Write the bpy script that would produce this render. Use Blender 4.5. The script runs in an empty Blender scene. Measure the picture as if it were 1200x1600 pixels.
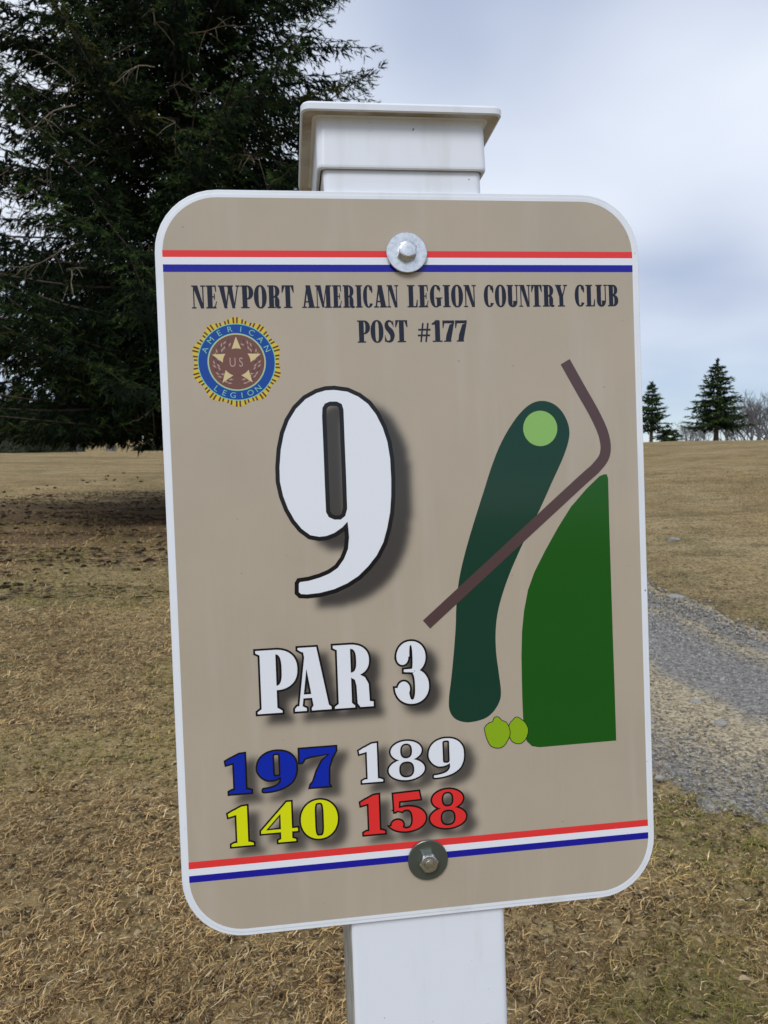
import bpy, bmesh, math, random
import numpy as np
from mathutils import Matrix, Vector
from mathutils.geometry import tessellate_polygon

R_ = math.radians
sc = bpy.context.scene
col = sc.collection
rng = np.random.default_rng(11)
random.seed(11)

# ------------------------------------------------------------------ camera
PITCH = 2.5
EYE = 1.35
cam_d = bpy.data.cameras.new('camera')
cam = bpy.data.objects.new('camera', cam_d)
col.objects.link(cam)
cam.location = (0, 0, EYE)
cam.rotation_euler = (R_(90 - PITCH), 0, 0)
cam_d.sensor_fit = 'VERTICAL'
cam_d.sensor_height = 36.0
cam_d.sensor_width = 27.0
cam_d.lens = 1170 / 1600 * 36.0
cam_d.clip_start = 0.02
cam_d.clip_end = 6000
cam_d.dof.use_dof = True
cam_d.dof.focus_distance = 0.47
cam_d.dof.aperture_fstop = cam_d.lens / 0.8
sc.camera = cam

# ------------------------------------------------------------------ sky and sun
SUN_EL, SUN_AZ = 46.0, 195.0        # azimuth clockwise from +Y (the view direction): high, behind the camera
world = bpy.data.worlds.new('World')
sc.world = world
world.use_nodes = True
nt = world.node_tree
nt.nodes.clear()
N = nt.nodes.new
L = nt.links.new


def node(tree, kind, **kw):
    n = tree.nodes.new(kind)
    for k, v in kw.items():
        setattr(n, k, v)
    return n


wo = N('ShaderNodeOutputWorld')
sky = node(nt, 'ShaderNodeTexSky', sky_type='NISHITA', sun_disc=False)
sky.sun_elevation = R_(SUN_EL)
sky.sun_rotation = R_(SUN_AZ)
sky.air_density = 1.0
sky.dust_density = 0.4
sky.ozone_density = 3.0
bg_sky = N('ShaderNodeBackground')
bg_sky.inputs['Strength'].default_value = 0.075
L(sky.outputs[0], bg_sky.inputs['Color'])
tc = N('ShaderNodeTexCoord')
sep = N('ShaderNodeSeparateXYZ')
L(tc.outputs['Generated'], sep.inputs[0])
# cloud deck: project the view direction on a plane overhead so that clouds flatten towards the horizon
den = node(nt, 'ShaderNodeMath', operation='ADD'); den.inputs[1].default_value = 0.22
absz = node(nt, 'ShaderNodeMath', operation='ABSOLUTE')
L(sep.outputs['Z'], absz.inputs[0]); L(absz.outputs[0], den.inputs[0])
dvx = node(nt, 'ShaderNodeMath', operation='DIVIDE'); L(sep.outputs['X'], dvx.inputs[0]); L(den.outputs[0], dvx.inputs[1])
dvy = node(nt, 'ShaderNodeMath', operation='DIVIDE'); L(sep.outputs['Y'], dvy.inputs[0]); L(den.outputs[0], dvy.inputs[1])
cmb = N('ShaderNodeCombineXYZ'); L(dvx.outputs[0], cmb.inputs[0]); L(dvy.outputs[0], cmb.inputs[1])
cn = N('ShaderNodeTexNoise'); cn.inputs['Scale'].default_value = 1.1; cn.inputs['Detail'].default_value = 4; cn.inputs['Roughness'].default_value = 0.36
cmb.inputs[2].default_value = 3.7
L(cmb.outputs[0], cn.inputs['Vector'])
cr = N('ShaderNodeValToRGB')
cr.color_ramp.elements[0].position = 0.34; cr.color_ramp.elements[0].color = (0.34, 0.40, 0.54, 1)
cr.color_ramp.elements[1].position = 0.64; cr.color_ramp.elements[1].color = (0.63, 0.68, 0.765, 1)
L(cn.outputs[0], cr.inputs[0])
bg_cloud = N('ShaderNodeBackground'); bg_cloud.inputs['Strength'].default_value = 1.0
L(cr.outputs[0], bg_cloud.inputs['Color'])
cover = N('ShaderNodeMapRange'); cover.inputs['From Min'].default_value = 0.28; cover.inputs['From Max'].default_value = 0.5
cover.inputs['To Min'].default_value = 0.72; cover.inputs['To Max'].default_value = 0.97
L(cn.outputs[0], cover.inputs['Value'])
mixw = N('ShaderNodeMixShader')
low = node(nt, 'ShaderNodeMapRange', interpolation_type='SMOOTHSTEP'); low.inputs['From Min'].default_value = 0.03; low.inputs['From Max'].default_value = 0.24
low.inputs['To Min'].default_value = 0.45; low.inputs['To Max'].default_value = 1.0
L(absz.outputs[0], low.inputs['Value'])
cvm = node(nt, 'ShaderNodeMath', operation='MULTIPLY'); L(cover.outputs[0], cvm.inputs[0]); L(low.outputs[0], cvm.inputs[1])
L(cvm.outputs[0], mixw.inputs[0]); L(bg_sky.outputs[0], mixw.inputs[1]); L(bg_cloud.outputs[0], mixw.inputs[2])
L(mixw.outputs[0], wo.inputs['Surface'])

sun_d = bpy.data.lights.new('sun', 'SUN')
sun_d.energy = 1.5
sun_d.angle = R_(24)
sun_d.color = (1.0, 0.99, 0.97)
sun = bpy.data.objects.new('sun', sun_d)
col.objects.link(sun)
az, el = R_(SUN_AZ), R_(SUN_EL)
to_sun = Vector((math.sin(az) * math.cos(el), math.cos(az) * math.cos(el), math.sin(el)))
sun.rotation_euler = to_sun.to_track_quat('Z', 'Y').to_euler()
sun.location = (0, -5, 12)

vs = sc.view_settings
vs.view_transform = 'Standard'
vs.look = 'None'
vs.exposure = 0.4
vs.gamma = 1.0
vs.use_curve_mapping = False
sc.cycles.max_bounces = 6
sc.cycles.use_denoising = True


# ------------------------------------------------------------------ helpers
def tag(o, label=None, cat=None, group=None, kind=None):
    if label: o['label'] = label
    if cat: o['category'] = cat
    if group: o['group'] = group
    if kind: o['kind'] = kind
    return o


def mesh_np(name, verts, tris=None, quads=None, mats=(), smooth=False, mat_idx=None, colors=None, attr=None):
    """one mesh from numpy arrays; colors: per-vertex RGB attribute 'tint'"""
    me = bpy.data.meshes.new(name)
    verts = np.asarray(verts, dtype=np.float32).reshape(-1, 3)
    loops, starts, totals, n = [], [], [], 0
    if tris is not None and len(tris):
        t = np.asarray(tris, dtype=np.int32).reshape(-1, 3)
        loops.append(t.ravel()); starts.append(n + np.arange(len(t)) * 3); totals.append(np.full(len(t), 3)); n += t.size
    if quads is not None and len(quads):
        q = np.asarray(quads, dtype=np.int32).reshape(-1, 4)
        loops.append(q.ravel()); starts.append(n + np.arange(len(q)) * 4); totals.append(np.full(len(q), 4)); n += q.size
    lp = np.concatenate(loops); st = np.concatenate(starts).astype(np.int32)
    me.vertices.add(len(verts)); me.vertices.foreach_set('co', verts.ravel())
    me.loops.add(len(lp)); me.loops.foreach_set('vertex_index', lp)
    me.polygons.add(len(st)); me.polygons.foreach_set('loop_start', st)
    for m in mats:
        me.materials.append(m)
    if mat_idx is not None:
        me.polygons.foreach_set('material_index', np.asarray(mat_idx, dtype=np.int32))
    if smooth:
        me.polygons.foreach_set('use_smooth', np.ones(len(st), dtype=bool))
    if colors is not None:
        a = me.attributes.new('tint', 'FLOAT_COLOR', 'POINT')
        c = np.ones((len(verts), 4), dtype=np.float32); c[:, :3] = colors
        a.data.foreach_set('color', c.ravel())
    if attr is not None:
        for k, v in attr.items():
            a = me.attributes.new(k, 'FLOAT', 'POINT')
            a.data.foreach_set('value', np.asarray(v, dtype=np.float32).ravel())
    me.update(calc_edges=True)
    return me


def obj(name, me, parent=None):
    o = bpy.data.objects.new(name, me)
    col.objects.link(o)
    if parent is not None:
        o.parent = parent
    return o


def empty(name, loc=(0, 0, 0)):
    o = bpy.data.objects.new(name, None)
    col.objects.link(o)
    o.location = loc
    o.empty_display_size = 0.2
    return o


def vnoise(x, y, seed=0):
    """smooth 2-D value noise in 0..1"""
    x = np.asarray(x, float); y = np.asarray(y, float)
    xi, yi = np.floor(x), np.floor(y)
    fx, fy = x - xi, y - yi
    fx = fx * fx * (3 - 2 * fx); fy = fy * fy * (3 - 2 * fy)

    def h(a, b):
        v = np.sin(a * 127.1 + b * 311.7 + seed * 74.7) * 43758.5453
        return v - np.floor(v)
    a, b, c, d = h(xi, yi), h(xi + 1, yi), h(xi, yi + 1), h(xi + 1, yi + 1)
    return (a * (1 - fx) + b * fx) * (1 - fy) + (c * (1 - fx) + d * fx) * fy


def fbm(x, y, seed=0, octv=3):
    s, a, t = 0, 0.5, 0
    for k in range(octv):
        s = s + a * vnoise(x * 2 ** k, y * 2 ** k, seed + k); t += a; a *= 0.5
    return s / t


# ------------------------------------------------------------------ materials
def new_mat(name):
    m = bpy.data.materials.new(name)
    m.use_nodes = True
    b = m.node_tree.nodes['Principled BSDF']
    return m, m.node_tree, b


def simple(name, c, rough=0.5, metal=0.0, spec=0.5, coat=0.0):
    m, t, b = new_mat(name)
    b.inputs['Base Color'].default_value = (*c, 1)
    b.inputs['Roughness'].default_value = rough
    b.inputs['Metallic'].default_value = metal
    b.inputs['Specular IOR Level'].default_value = spec
    b.inputs['Coat Weight'].default_value = coat
    return m


def noise_mix(t, c1, c2, scale, lo=0.4, hi=0.6, detail=4, vec=None, rough=0.55):
    n = node(t, 'ShaderNodeTexNoise'); n.inputs['Scale'].default_value = scale; n.inputs['Detail'].default_value = detail
    n.inputs['Roughness'].default_value = rough
    if vec is not None:
        t.links.new(vec, n.inputs['Vector'])
    r = node(t, 'ShaderNodeMapRange'); r.inputs['From Min'].default_value = lo; r.inputs['From Max'].default_value = hi
    t.links.new(n.outputs[0], r.inputs['Value'])
    mx = node(t, 'ShaderNodeMix', data_type='RGBA')
    t.links.new(r.outputs[0], mx.inputs['Factor'])
    for s, c in ((6, c1), (7, c2)):
        if isinstance(c, tuple):
            mx.inputs[s].default_value = (*c, 1)
        else:
            t.links.new(c, mx.inputs[s])
    return mx.outputs[2]


def stained(name, c, stain, scale, lo, hi, rough=0.35, spec=0.5, speck=True):
    """plastic or print with faint grime and tiny dirt specks"""
    m, t, b = new_mat(name)
    g = node(t, 'ShaderNodeTexCoord')
    v = g.outputs['Object']
    o = noise_mix(t, c, stain, scale, lo, hi, vec=v)
    sm = node(t, 'ShaderNodeMapping'); sm.inputs['Scale'].default_value = (1.0, 1.0, 0.12); t.links.new(v, sm.inputs[0])
    o = noise_mix(t, o, tuple(x * k for x, k in zip(c, (0.80, 0.78, 0.72))), 48, 0.52, 0.82, detail=5, vec=sm.outputs[0])
    if speck:
        o = noise_mix(t, o, tuple(x * 0.35 for x in c), 230, 0.775, 0.81, detail=1, vec=v)
    t.links.new(o, b.inputs['Base Color'])
    b.inputs['Roughness'].default_value = rough
    b.inputs['Specular IOR Level'].default_value = spec
    return m


def tint_mat(name, rough=0.7, spec=0.2, trans=0.0):
    m, t, b = new_mat(name)
    a = node(t, 'ShaderNodeAttribute', attribute_name='tint')
    t.links.new(a.outputs['Color'], b.inputs['Base Color'])
    b.inputs['Roughness'].default_value = rough
    b.inputs['Specular IOR Level'].default_value = spec
    return m


M = {}
M['vinyl'] = stained('white_vinyl', (0.73, 0.765, 0.83), (0.66, 0.69, 0.74), 9, 0.5, 0.75, rough=0.32)
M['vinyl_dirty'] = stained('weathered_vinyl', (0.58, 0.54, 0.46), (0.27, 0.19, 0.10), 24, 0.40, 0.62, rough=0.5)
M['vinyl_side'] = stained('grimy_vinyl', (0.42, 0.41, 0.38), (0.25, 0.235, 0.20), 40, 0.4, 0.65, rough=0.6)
M['panel'] = stained('white_sign_sheet', (0.74, 0.775, 0.83), (0.68, 0.72, 0.77), 14, 0.5, 0.8, rough=0.28)
M['zinc'] = None
mz, tz, bz = new_mat('zinc_metal')
bz.inputs['Metallic'].default_value = 1.0
gz_ = node(tz, 'ShaderNodeTexCoord')
tz.links.new(noise_mix(tz, (0.72, 0.74, 0.76), (0.55, 0.57, 0.58), 300, 0.4, 0.65, vec=gz_.outputs['Object']), bz.inputs['Base Color'])
bz.inputs['Roughness'].default_value = 0.27
M['zinc'] = mz


def ink(name, c, rough=0.16):
    m = simple(name, c, rough=rough, spec=0.36)
    return m


M['ink_white'] = ink('white_ink', (0.74, 0.77, 0.83))
M['ink_black'] = ink('black_ink', (0.006, 0.006, 0.008))
M['ink_navy'] = ink('navy_ink', (0.007, 0.010, 0.026))
M['ink_red'] = ink('red_ink', (0.74, 0.040, 0.040))
M['ink_blue'] = ink('blue_ink', (0.010, 0.010, 0.30))
M['ink_blue2'] = ink('cobalt_ink', (0.002, 0.020, 0.36))
M['ink_yellow'] = ink('yellow_ink', (0.66, 0.70, 0.006))
M['ink_red2'] = ink('scarlet_ink', (0.72, 0.030, 0.030))
M['ink_fair'] = ink('dark_green_ink', (0.006, 0.042, 0.026), rough=0.12)
M['ink_green'] = ink('light_green_ink', (0.24, 0.46, 0.12))
M['ink_rough'] = ink('mid_green_ink', (0.008, 0.088, 0.008), rough=0.14)
M['ink_path'] = ink('plum_brown_ink', (0.085, 0.048, 0.050))
M['ink_tee'] = ink('lime_ink', (0.24, 0.40, 0.012))
M['ink_gold'] = ink('gold_ink', (0.62, 0.45, 0.04))
M['ink_brown'] = ink('brown_ink', (0.105, 0.045, 0.012))
M['ink_eblue'] = ink('emblem_blue_ink', (0.004, 0.055, 0.30))
M['ink_teal'] = ink('pale_teal_ink', (0.20, 0.50, 0.40))
M['ink_cream'] = ink('cream_ink', (0.62, 0.50, 0.26))
M['ink_mauve'] = ink('mauve_brown_ink', (0.16, 0.070, 0.055))
M['ink_us'] = ink('dusty_rose_ink', (0.42, 0.28, 0.25))

# beige print with the printed soft drop shadows (attribute 'shade' holds the printed shadow artwork)
mb, tb, bb = new_mat('beige_ink')
at = node(tb, 'ShaderNodeAttribute', attribute_name='shade')
gb = node(tb, 'ShaderNodeTexCoord')
be = noise_mix(tb, (0.430, 0.368, 0.287), (0.402, 0.346, 0.272), 16, 0.35, 0.7, vec=gb.outputs['Object'])
stk = node(tb, 'ShaderNodeMapping'); stk.inputs['Scale'].default_value = (1.0, 1.0, 0.10); tb.links.new(gb.outputs['Object'], stk.inputs[0])
be = noise_mix(tb, be, (0.475, 0.425, 0.355), 55, 0.52, 1.02, detail=5, vec=stk.outputs[0])
be = noise_mix(tb, be, (0.15, 0.13, 0.10), 210, 0.79, 0.86, detail=1, vec=gb.outputs['Object'])
mxs = node(tb, 'ShaderNodeMix', data_type='RGBA')
tb.links.new(at.outputs['Fac'], mxs.inputs['Factor'])
tb.links.new(be, mxs.inputs[6]); mxs.inputs[7].default_value = (0.012, 0.013, 0.019, 1)
tb.links.new(mxs.outputs[2], bb.inputs['Base Color'])
rn = node(tb, 'ShaderNodeTexNoise'); rn.inputs['Scale'].default_value = 22; rn.inputs['Detail'].default_value = 6; rn.inputs['Roughness'].default_value = 0.7
mpr = node(tb, 'ShaderNodeMapping'); mpr.inputs['Scale'].default_value = (1.0, 1.0, 0.18); tb.links.new(gb.outputs['Object'], mpr.inputs[0]); tb.links.new(mpr.outputs[0], rn.inputs['Vector'])
rr0 = node(tb, 'ShaderNodeMapRange'); rr0.inputs['To Min'].default_value = 0.10; rr0.inputs['To Max'].default_value = 0.34; tb.links.new(rn.outputs[0], rr0.inputs['Value'])
tb.links.new(rr0.outputs[0], bb.inputs['Roughness'])
bb.inputs['Specular IOR Level'].default_value = 0.36 # bb.inputs['Specular IOR Level'].default_value = 0.36
M['ink_beige'] = mb

M['needle'] = tint_mat('spruce_needles', rough=0.75, spec=0.12)
M['grass'] = tint_mat('dry_grass_blades', rough=0.75, spec=0.15)
M['stones'] = tint_mat('crushed_stone', rough=0.85, spec=0.2)
M['leafy'] = tint_mat('shrub_leaves', rough=0.7, spec=0.2)


def bark(name, c1, c2, scale):
    m, t, b = new_mat(name)
    g = node(t, 'ShaderNodeTexCoord')
    o = noise_mix(t, c1, c2, scale, 0.35, 0.65, vec=g.outputs['Object'])
    t.links.new(o, b.inputs['Base Color']); b.inputs['Roughness'].default_value = 0.9
    b.inputs['Specular IOR Level'].default_value = 0.15
    return m


M['bark'] = bark('spruce_bark', (0.055, 0.040, 0.030), (0.11, 0.085, 0.065), 18)
M['twig'] = bark('grey_dead_twig', (0.16, 0.125, 0.09), (0.26, 0.21, 0.15), 30)
M['bare'] = bark('bare_branch_bark', (0.105, 0.100, 0.100), (0.165, 0.158, 0.160), 6)
M['cone'] = bark('cone_scales', (0.014, 0.009, 0.006), (0.040, 0.024, 0.014), 70)
M['stone'] = bark('pale_stone', (0.22, 0.21, 0.195), (0.36, 0.345, 0.31), 60)
M['leaf'] = bark('dry_leaf', (0.30, 0.22, 0.12), (0.44, 0.35, 0.22), 60)

# ------------------------------------------------------------------ terrain
RC = 55.0


def gz(x, y):
    """height of the ground: a fairway that rises to a crest about 50 m out"""
    x = np.asarray(x, float); y = np.asarray(y, float)
    r = np.hypot(x, y) + 1e-9
    a = np.degrees(np.arctan2(x, y))
    # height of the crest by direction, fading out to flat behind the camera
    e = np.interp(a, [-180, -95, -40, -27, -14, 8, 22, 28, 45, 95, 180],
                  [0.0, 0.3, 2.7, 3.05, 3.32, 3.72, 3.95, 3.95, 3.8, 0.3, 0.0])
    t = np.minimum(r / RC, 1.35)
    base = e * (0.5 * t + 1.6 * t ** 2 - 1.1 * t ** 3)
    far = np.clip((r - 90) / 200, 0, 1)                       # the far slope on the left, beyond the crest
    hill = np.interp(a, [-60, -40, -24, -16, -8, 0], [0, 14, 13.5, 12.5, 5, 0]) * far * far * (3 - 2 * far)
    near = np.clip((r - 0.8) / 4, 0, 1) * np.clip((140 - r) / 100, 0, 1)
    bump = (fbm(x / 3.1 + 7, y / 3.1, 3) - 0.5) * 0.10 + (fbm(x / 12 + 2, y / 12, 5) - 0.5) * 0.32 * np.clip(r / 18, 0, 1)
    return base + hill + bump * near


NA, NR = 220, 150
rad = np.concatenate([[0.0], np.geomspace(0.25, 2600, NR)])
angs = np.linspace(0, 2 * math.pi, NA, endpoint=False)
gv = [(0, 0, float(gz(0.0, 0.001)))]
for r in rad[1:]:
    xs, ys = r * np.sin(angs), r * np.cos(angs)
    gv.append(np.c_[xs, ys, gz(xs, ys)])
gv = np.vstack([np.array(gv[0])[None], *gv[1:]])
i = np.arange(NA); j = (i + 1) % NA
gt = np.c_[np.zeros(NA, int), j + 1, i + 1]
gq = np.vstack([np.c_[1 + k * NA + i, 1 + k * NA + j, 1 + (k + 1) * NA + j, 1 + (k + 1) * NA + i] for k in range(NR - 1)])

mg, tg, bgd = new_mat('dry_turf')
geo = node(tg, 'ShaderNodeNewGeometry')
pos = geo.outputs['Position']
c = noise_mix(tg, (0.39, 0.285, 0.130), (0.28, 0.195, 0.090), 1.3, 0.38, 0.62, detail=6, vec=pos, rough=0.6)
c = noise_mix(tg, c, (0.41, 0.315, 0.165), 0.35, 0.50, 0.66, detail=5, vec=pos)
c = noise_mix(tg, c, (0.115, 0.115, 0.042), 0.55, 0.56, 0.74, detail=6, vec=pos)
mpn = node(tg, 'ShaderNodeMapping'); mpn.inputs['Scale'].default_value = (0.22, 1.0, 1.0)
tg.links.new(pos, mpn.inputs[0])
c = noise_mix(tg, c, (0.15, 0.098, 0.052), 0.42, 0.53, 0.72, detail=6, vec=mpn.outputs[0])
mpf = node(tg, 'ShaderNodeMapping'); mpf.inputs['Scale'].default_value = (0.35, 1.0, 1.0); tg.links.new(pos, mpf.inputs[0])
c = noise_mix(tg, c, (0.15, 0.105, 0.050), 2.6, 0.50, 0.66, detail=8, vec=mpf.outputs[0], rough=0.75)
c = noise_mix(tg, c, (0.105, 0.075, 0.038), 5.5, 0.52, 0.68, detail=8, vec=pos, rough=0.75)
c = noise_mix(tg, c, (0.39, 0.30, 0.15), 7.5, 0.55, 0.70, detail=8, vec=pos, rough=0.75)
c = noise_mix(tg, c, (0.045, 0.032, 0.018), 24, 0.50, 0.60, detail=5, vec=pos, rough=0.7)
c = noise_mix(tg, c, (0.52, 0.41, 0.23), 70, 0.55, 0.66, detail=3, vec=pos)
# needle litter and spruce shade painted into the turf, by trunk distance and noise
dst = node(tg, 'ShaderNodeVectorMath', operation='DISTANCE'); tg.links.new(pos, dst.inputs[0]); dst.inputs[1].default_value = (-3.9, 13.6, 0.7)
litter_shade = node(tg, 'ShaderNodeMapRange', interpolation_type='SMOOTHSTEP'); litter_shade.inputs['From Min'].default_value = 6.6; litter_shade.inputs['From Max'].default_value = 2.5
tg.links.new(dst.outputs['Value'], litter_shade.inputs['Value'])
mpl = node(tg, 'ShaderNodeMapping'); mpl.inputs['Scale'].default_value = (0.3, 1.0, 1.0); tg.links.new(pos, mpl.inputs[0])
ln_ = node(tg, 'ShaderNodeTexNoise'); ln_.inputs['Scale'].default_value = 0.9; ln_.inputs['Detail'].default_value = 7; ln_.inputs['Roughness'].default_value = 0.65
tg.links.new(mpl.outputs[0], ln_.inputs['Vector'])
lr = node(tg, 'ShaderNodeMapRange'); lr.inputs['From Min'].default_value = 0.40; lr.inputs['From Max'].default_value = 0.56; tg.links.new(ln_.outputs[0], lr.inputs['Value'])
lm = node(tg, 'ShaderNodeMath', operation='MULTIPLY'); tg.links.new(litter_shade.outputs[0], lm.inputs[0]); tg.links.new(lr.outputs[0], lm.inputs[1])
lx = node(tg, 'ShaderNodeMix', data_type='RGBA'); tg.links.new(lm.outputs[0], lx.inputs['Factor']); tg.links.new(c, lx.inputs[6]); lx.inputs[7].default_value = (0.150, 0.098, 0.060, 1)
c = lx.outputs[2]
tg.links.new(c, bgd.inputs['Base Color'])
bgd.inputs['Roughness'].default_value = 0.95
bgd.inputs['Specular IOR Level'].default_value = 0.05
nb = node(tg, 'ShaderNodeTexNoise'); nb.inputs['Scale'].default_value = 34; nb.inputs['Detail'].default_value = 6; nb.inputs['Roughness'].default_value = 0.7
tg.links.new(pos, nb.inputs['Vector'])
nb2 = node(tg, 'ShaderNodeTexNoise'); nb2.inputs['Scale'].default_value = 4; nb2.inputs['Detail'].default_value = 6
tg.links.new(pos, nb2.inputs['Vector'])
addn = node(tg, 'ShaderNodeMath', operation='MULTIPLY_ADD'); addn.inputs[1].default_value = 1.6
tg.links.new(nb2.outputs[0], addn.inputs[0]); tg.links.new(nb.outputs[0], addn.inputs[2])
bu = node(tg, 'ShaderNodeBump'); bu.inputs['Distance'].default_value = 0.03; bu.inputs['Strength'].default_value = 0.8
tg.links.new(addn.outputs[0], bu.inputs['Height']); tg.links.new(bu.outputs[0], bgd.inputs['Normal'])
M['turf'] = mg
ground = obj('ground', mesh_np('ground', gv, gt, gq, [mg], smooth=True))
tag(ground, 'dormant tan and brown grass slope', None, None, 'structure')

# ------------------------------------------------------------------ gravel path: a sheet that follows the ground
# near and far edge of the path from where it enters on the right to where it passes behind the sign and out of sight
PN = np.array([[2.75, 0.2], [1.95, 1.35], [1.48, 2.25], [1.24, 2.75], [1.04, 3.22], [0.90, 4.0], [0.85, 5.2], [1.0, 7.2], [1.5, 10.5], [2.6, 16.0], [4.6, 24.0]])
PF = np.array([[5.1, 1.2], [3.8, 2.7], [3.12, 4.0], [2.82, 5.1], [2.62, 6.2], [2.52, 7.3], [2.55, 8.6], [2.8, 10.6], [3.3, 13.5], [4.5, 18.5], [6.5, 26.0]])


def resample(p, n):
    d = np.r_[0, np.cumsum(np.hypot(*np.diff(p, axis=0).T))]
    # Catmull-Rom-like smoothing through cubic interpolation on parameter
    t = np.linspace(0, len(p) - 1, n)
    k = np.clip(t.astype(int), 0, len(p) - 2); u = (t - k)[:, None]
    P = np.vstack([2 * p[0] - p[1], p, 2 * p[-1] - p[-2]])
    a, b, c_, d_ = P[k], P[k + 1], P[k + 2], P[k + 3]
    return 0.5 * ((2 * b) + (-a + c_) * u + (2 * a - 5 * b + 4 * c_ - d_) * u ** 2 + (-a + 3 * b - 3 * c_ + d_) * u ** 3)


NS, NC = 260, 44
en, ef = resample(PN, NS), resample(PF, NS)
uu = np.linspace(0, 1, NC)
ne = (fbm(np.linspace(0, 26, NS), np.zeros(NS), 9) - 0.5) * 0.12
nf = (fbm(np.linspace(0, 26, NS), np.zeros(NS) + 5, 21) - 0.5) * 0.12
ua = uu[None, :] + (ne[:, None] * (1 - uu)[None, :] + nf[:, None] * uu[None, :])
px_ = en[:, None, 0] * (1 - ua) + ef[:, None, 0] * ua
py_ = en[:, None, 1] * (1 - ua) + ef[:, None, 1] * ua
pz_ = gz(px_, py_) + 0.008 + 0.012 * np.sin(np.pi * uu)[None, :]
pz_[:, 0] -= 0.03; pz_[:, -1] -= 0.03
pv = np.stack([px_, py_, pz_], -1).reshape(-1, 3)
ii, jj = np.meshgrid(np.arange(NS - 1), np.arange(NC - 1), indexing='ij')
q0 = (ii * NC + jj).ravel()
pq = np.c_[q0, q0 + 1, q0 + NC + 1, q0 + NC]
mp_, tp, bp = new_mat('gravel')
g2 = node(tp, 'ShaderNodeNewGeometry'); ps = g2.outputs['Position']
acr = node(tp, 'ShaderNodeAttribute', attribute_name='across')
wob = node(tp, 'ShaderNodeTexNoise'); wob.inputs['Scale'].default_value = 2.2; wob.inputs['Detail'].default_value = 5
tp.links.new(ps, wob.inputs['Vector'])
wa = node(tp, 'ShaderNodeMath', operation='MULTIPLY_ADD'); wa.inputs[1].default_value = 0.09
tp.links.new(wob.outputs[0], wa.inputs[0]); tp.links.new(acr.outputs['Fac'], wa.inputs[2])
rmp = node(tp, 'ShaderNodeValToRGB')
els = rmp.color_ramp.elements
GREY, TAN, MIX = (0.225, 0.212, 0.192, 1), (0.38, 0.315, 0.21, 1), (0.285, 0.25, 0.19, 1)
els[0].position = 0.0; els[0].color = MIX
els[1].position = 1.0; els[1].color = TAN
for p_, c_ in ((0.10, GREY), (0.17, MIX), (0.27, TAN), (0.37, TAN), (0.44, GREY), (0.68, GREY), (0.75, MIX), (0.80, TAN), (0.86, GREY), (0.91, GREY), (0.96, TAN)):
    e = els.new(p_); e.color = c_
tp.links.new(wa.outputs[0], rmp.inputs[0])
vor = node(tp, 'ShaderNodeTexVoronoi'); vor.inputs['Scale'].default_value = 70; vor.inputs['Randomness'].default_value = 1
tp.links.new(ps, vor.inputs['Vector'])
hs = node(tp, 'ShaderNodeSeparateColor'); tp.links.new(vor.outputs['Color'], hs.inputs[0])
mr = node(tp, 'ShaderNodeMapRange'); mr.inputs['To Min'].default_value = 0.55; mr.inputs['To Max'].default_value = 1.5
tp.links.new(hs.outputs[0], mr.inputs['Value'])
mul = node(tp, 'ShaderNodeMix', data_type='RGBA', blend_type='MULTIPLY'); mul.inputs['Factor'].default_value = 1
tp.links.new(rmp.outputs[0], mul.inputs[6]); tp.links.new(mr.outputs[0], mul.inputs[7])
tp.links.new(mul.outputs[2], bp.inputs['Base Color'])
bp.inputs['Roughness'].default_value = 0.95; bp.inputs['Specular IOR Level'].default_value = 0.1
bu2 = node(tp, 'ShaderNodeBump'); bu2.inputs['Distance'].default_value = 0.012; bu2.inputs['Strength'].default_value = 0.9; bu2.invert = True
tp.links.new(vor.outputs['Distance'], bu2.inputs['Height']); tp.links.new(bu2.outputs[0], bp.inputs['Normal'])
path = obj('gravel_path', mesh_np('gravel_path', pv, None, pq, [mp_], smooth=True, attr={'across': np.tile(uu, NS)}))
tag(path, 'grey gravel cart path with tan worn strips', None, None, 'structure')


def path_u(x, y):
    """rough position across the path (0 near edge, 1 far edge), or nan outside its run"""
    mid = (en + ef) / 2
    d2 = (x[:, None] - mid[None, ::4, 0]) ** 2 + (y[:, None] - mid[None, ::4, 1]) ** 2
    k = d2.argmin(1) * 4
    a, b = en[k], ef[k]
    ab = b - a
    u = ((x - a[:, 0]) * ab[:, 0] + (y - a[:, 1]) * ab[:, 1]) / (ab ** 2).sum(1)
    return (u - ne[k] * (1 - u) - nf[k] * u)


# loose crushed stone on the path
ns = 26000
u_ = rng.random(ns); s_ = rng.random(ns) ** 0.8 * (NS * 0.62) + NS * 0.12
k = s_.astype(int); ub = u_ * 1.04 - 0.02 + rng.normal(0, .03, ns)
un = ub + ne[k] * (1 - ub) + nf[k] * ub
sx = en[k, 0] * (1 - un) + ef[k, 0] * un + rng.normal(0, .02, ns)
sy = en[k, 1] * (1 - un) + ef[k, 1] * un + rng.normal(0, .02, ns)
wob_ = ub + (fbm(sx * 2.2, sy * 2.2, 4) - 0.5) * 0.14
greyness = np.interp(wob_, [0, .1, .18, .28, .36, .44, .68, .78, .83, .88, .92, 1], [.5, .9, .6, .15, .15, .95, .95, .4, .2, .8, .7, .2])
keep = rng.random(ns) < (0.25 + 0.75 * greyness)
sx, sy, greyness = sx[keep], sy[keep], greyness[keep]; ns = len(sx)
size = (0.0045 + 0.006 * rng.random(ns) ** 2.2) * np.clip(np.hypot(sx, sy) / 4.0, 0.8, 1.6)
octa = np.array([[1, 0, 0], [-1, 0, 0], [0, 1, 0], [0, -1, 0], [0, 0, 1], [0, 0, -1]], float)
of = np.array([[0, 2, 4], [2, 1, 4], [1, 3, 4], [3, 0, 4], [2, 0, 5], [1, 2, 5], [3, 1, 5], [0, 3, 5]])
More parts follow.
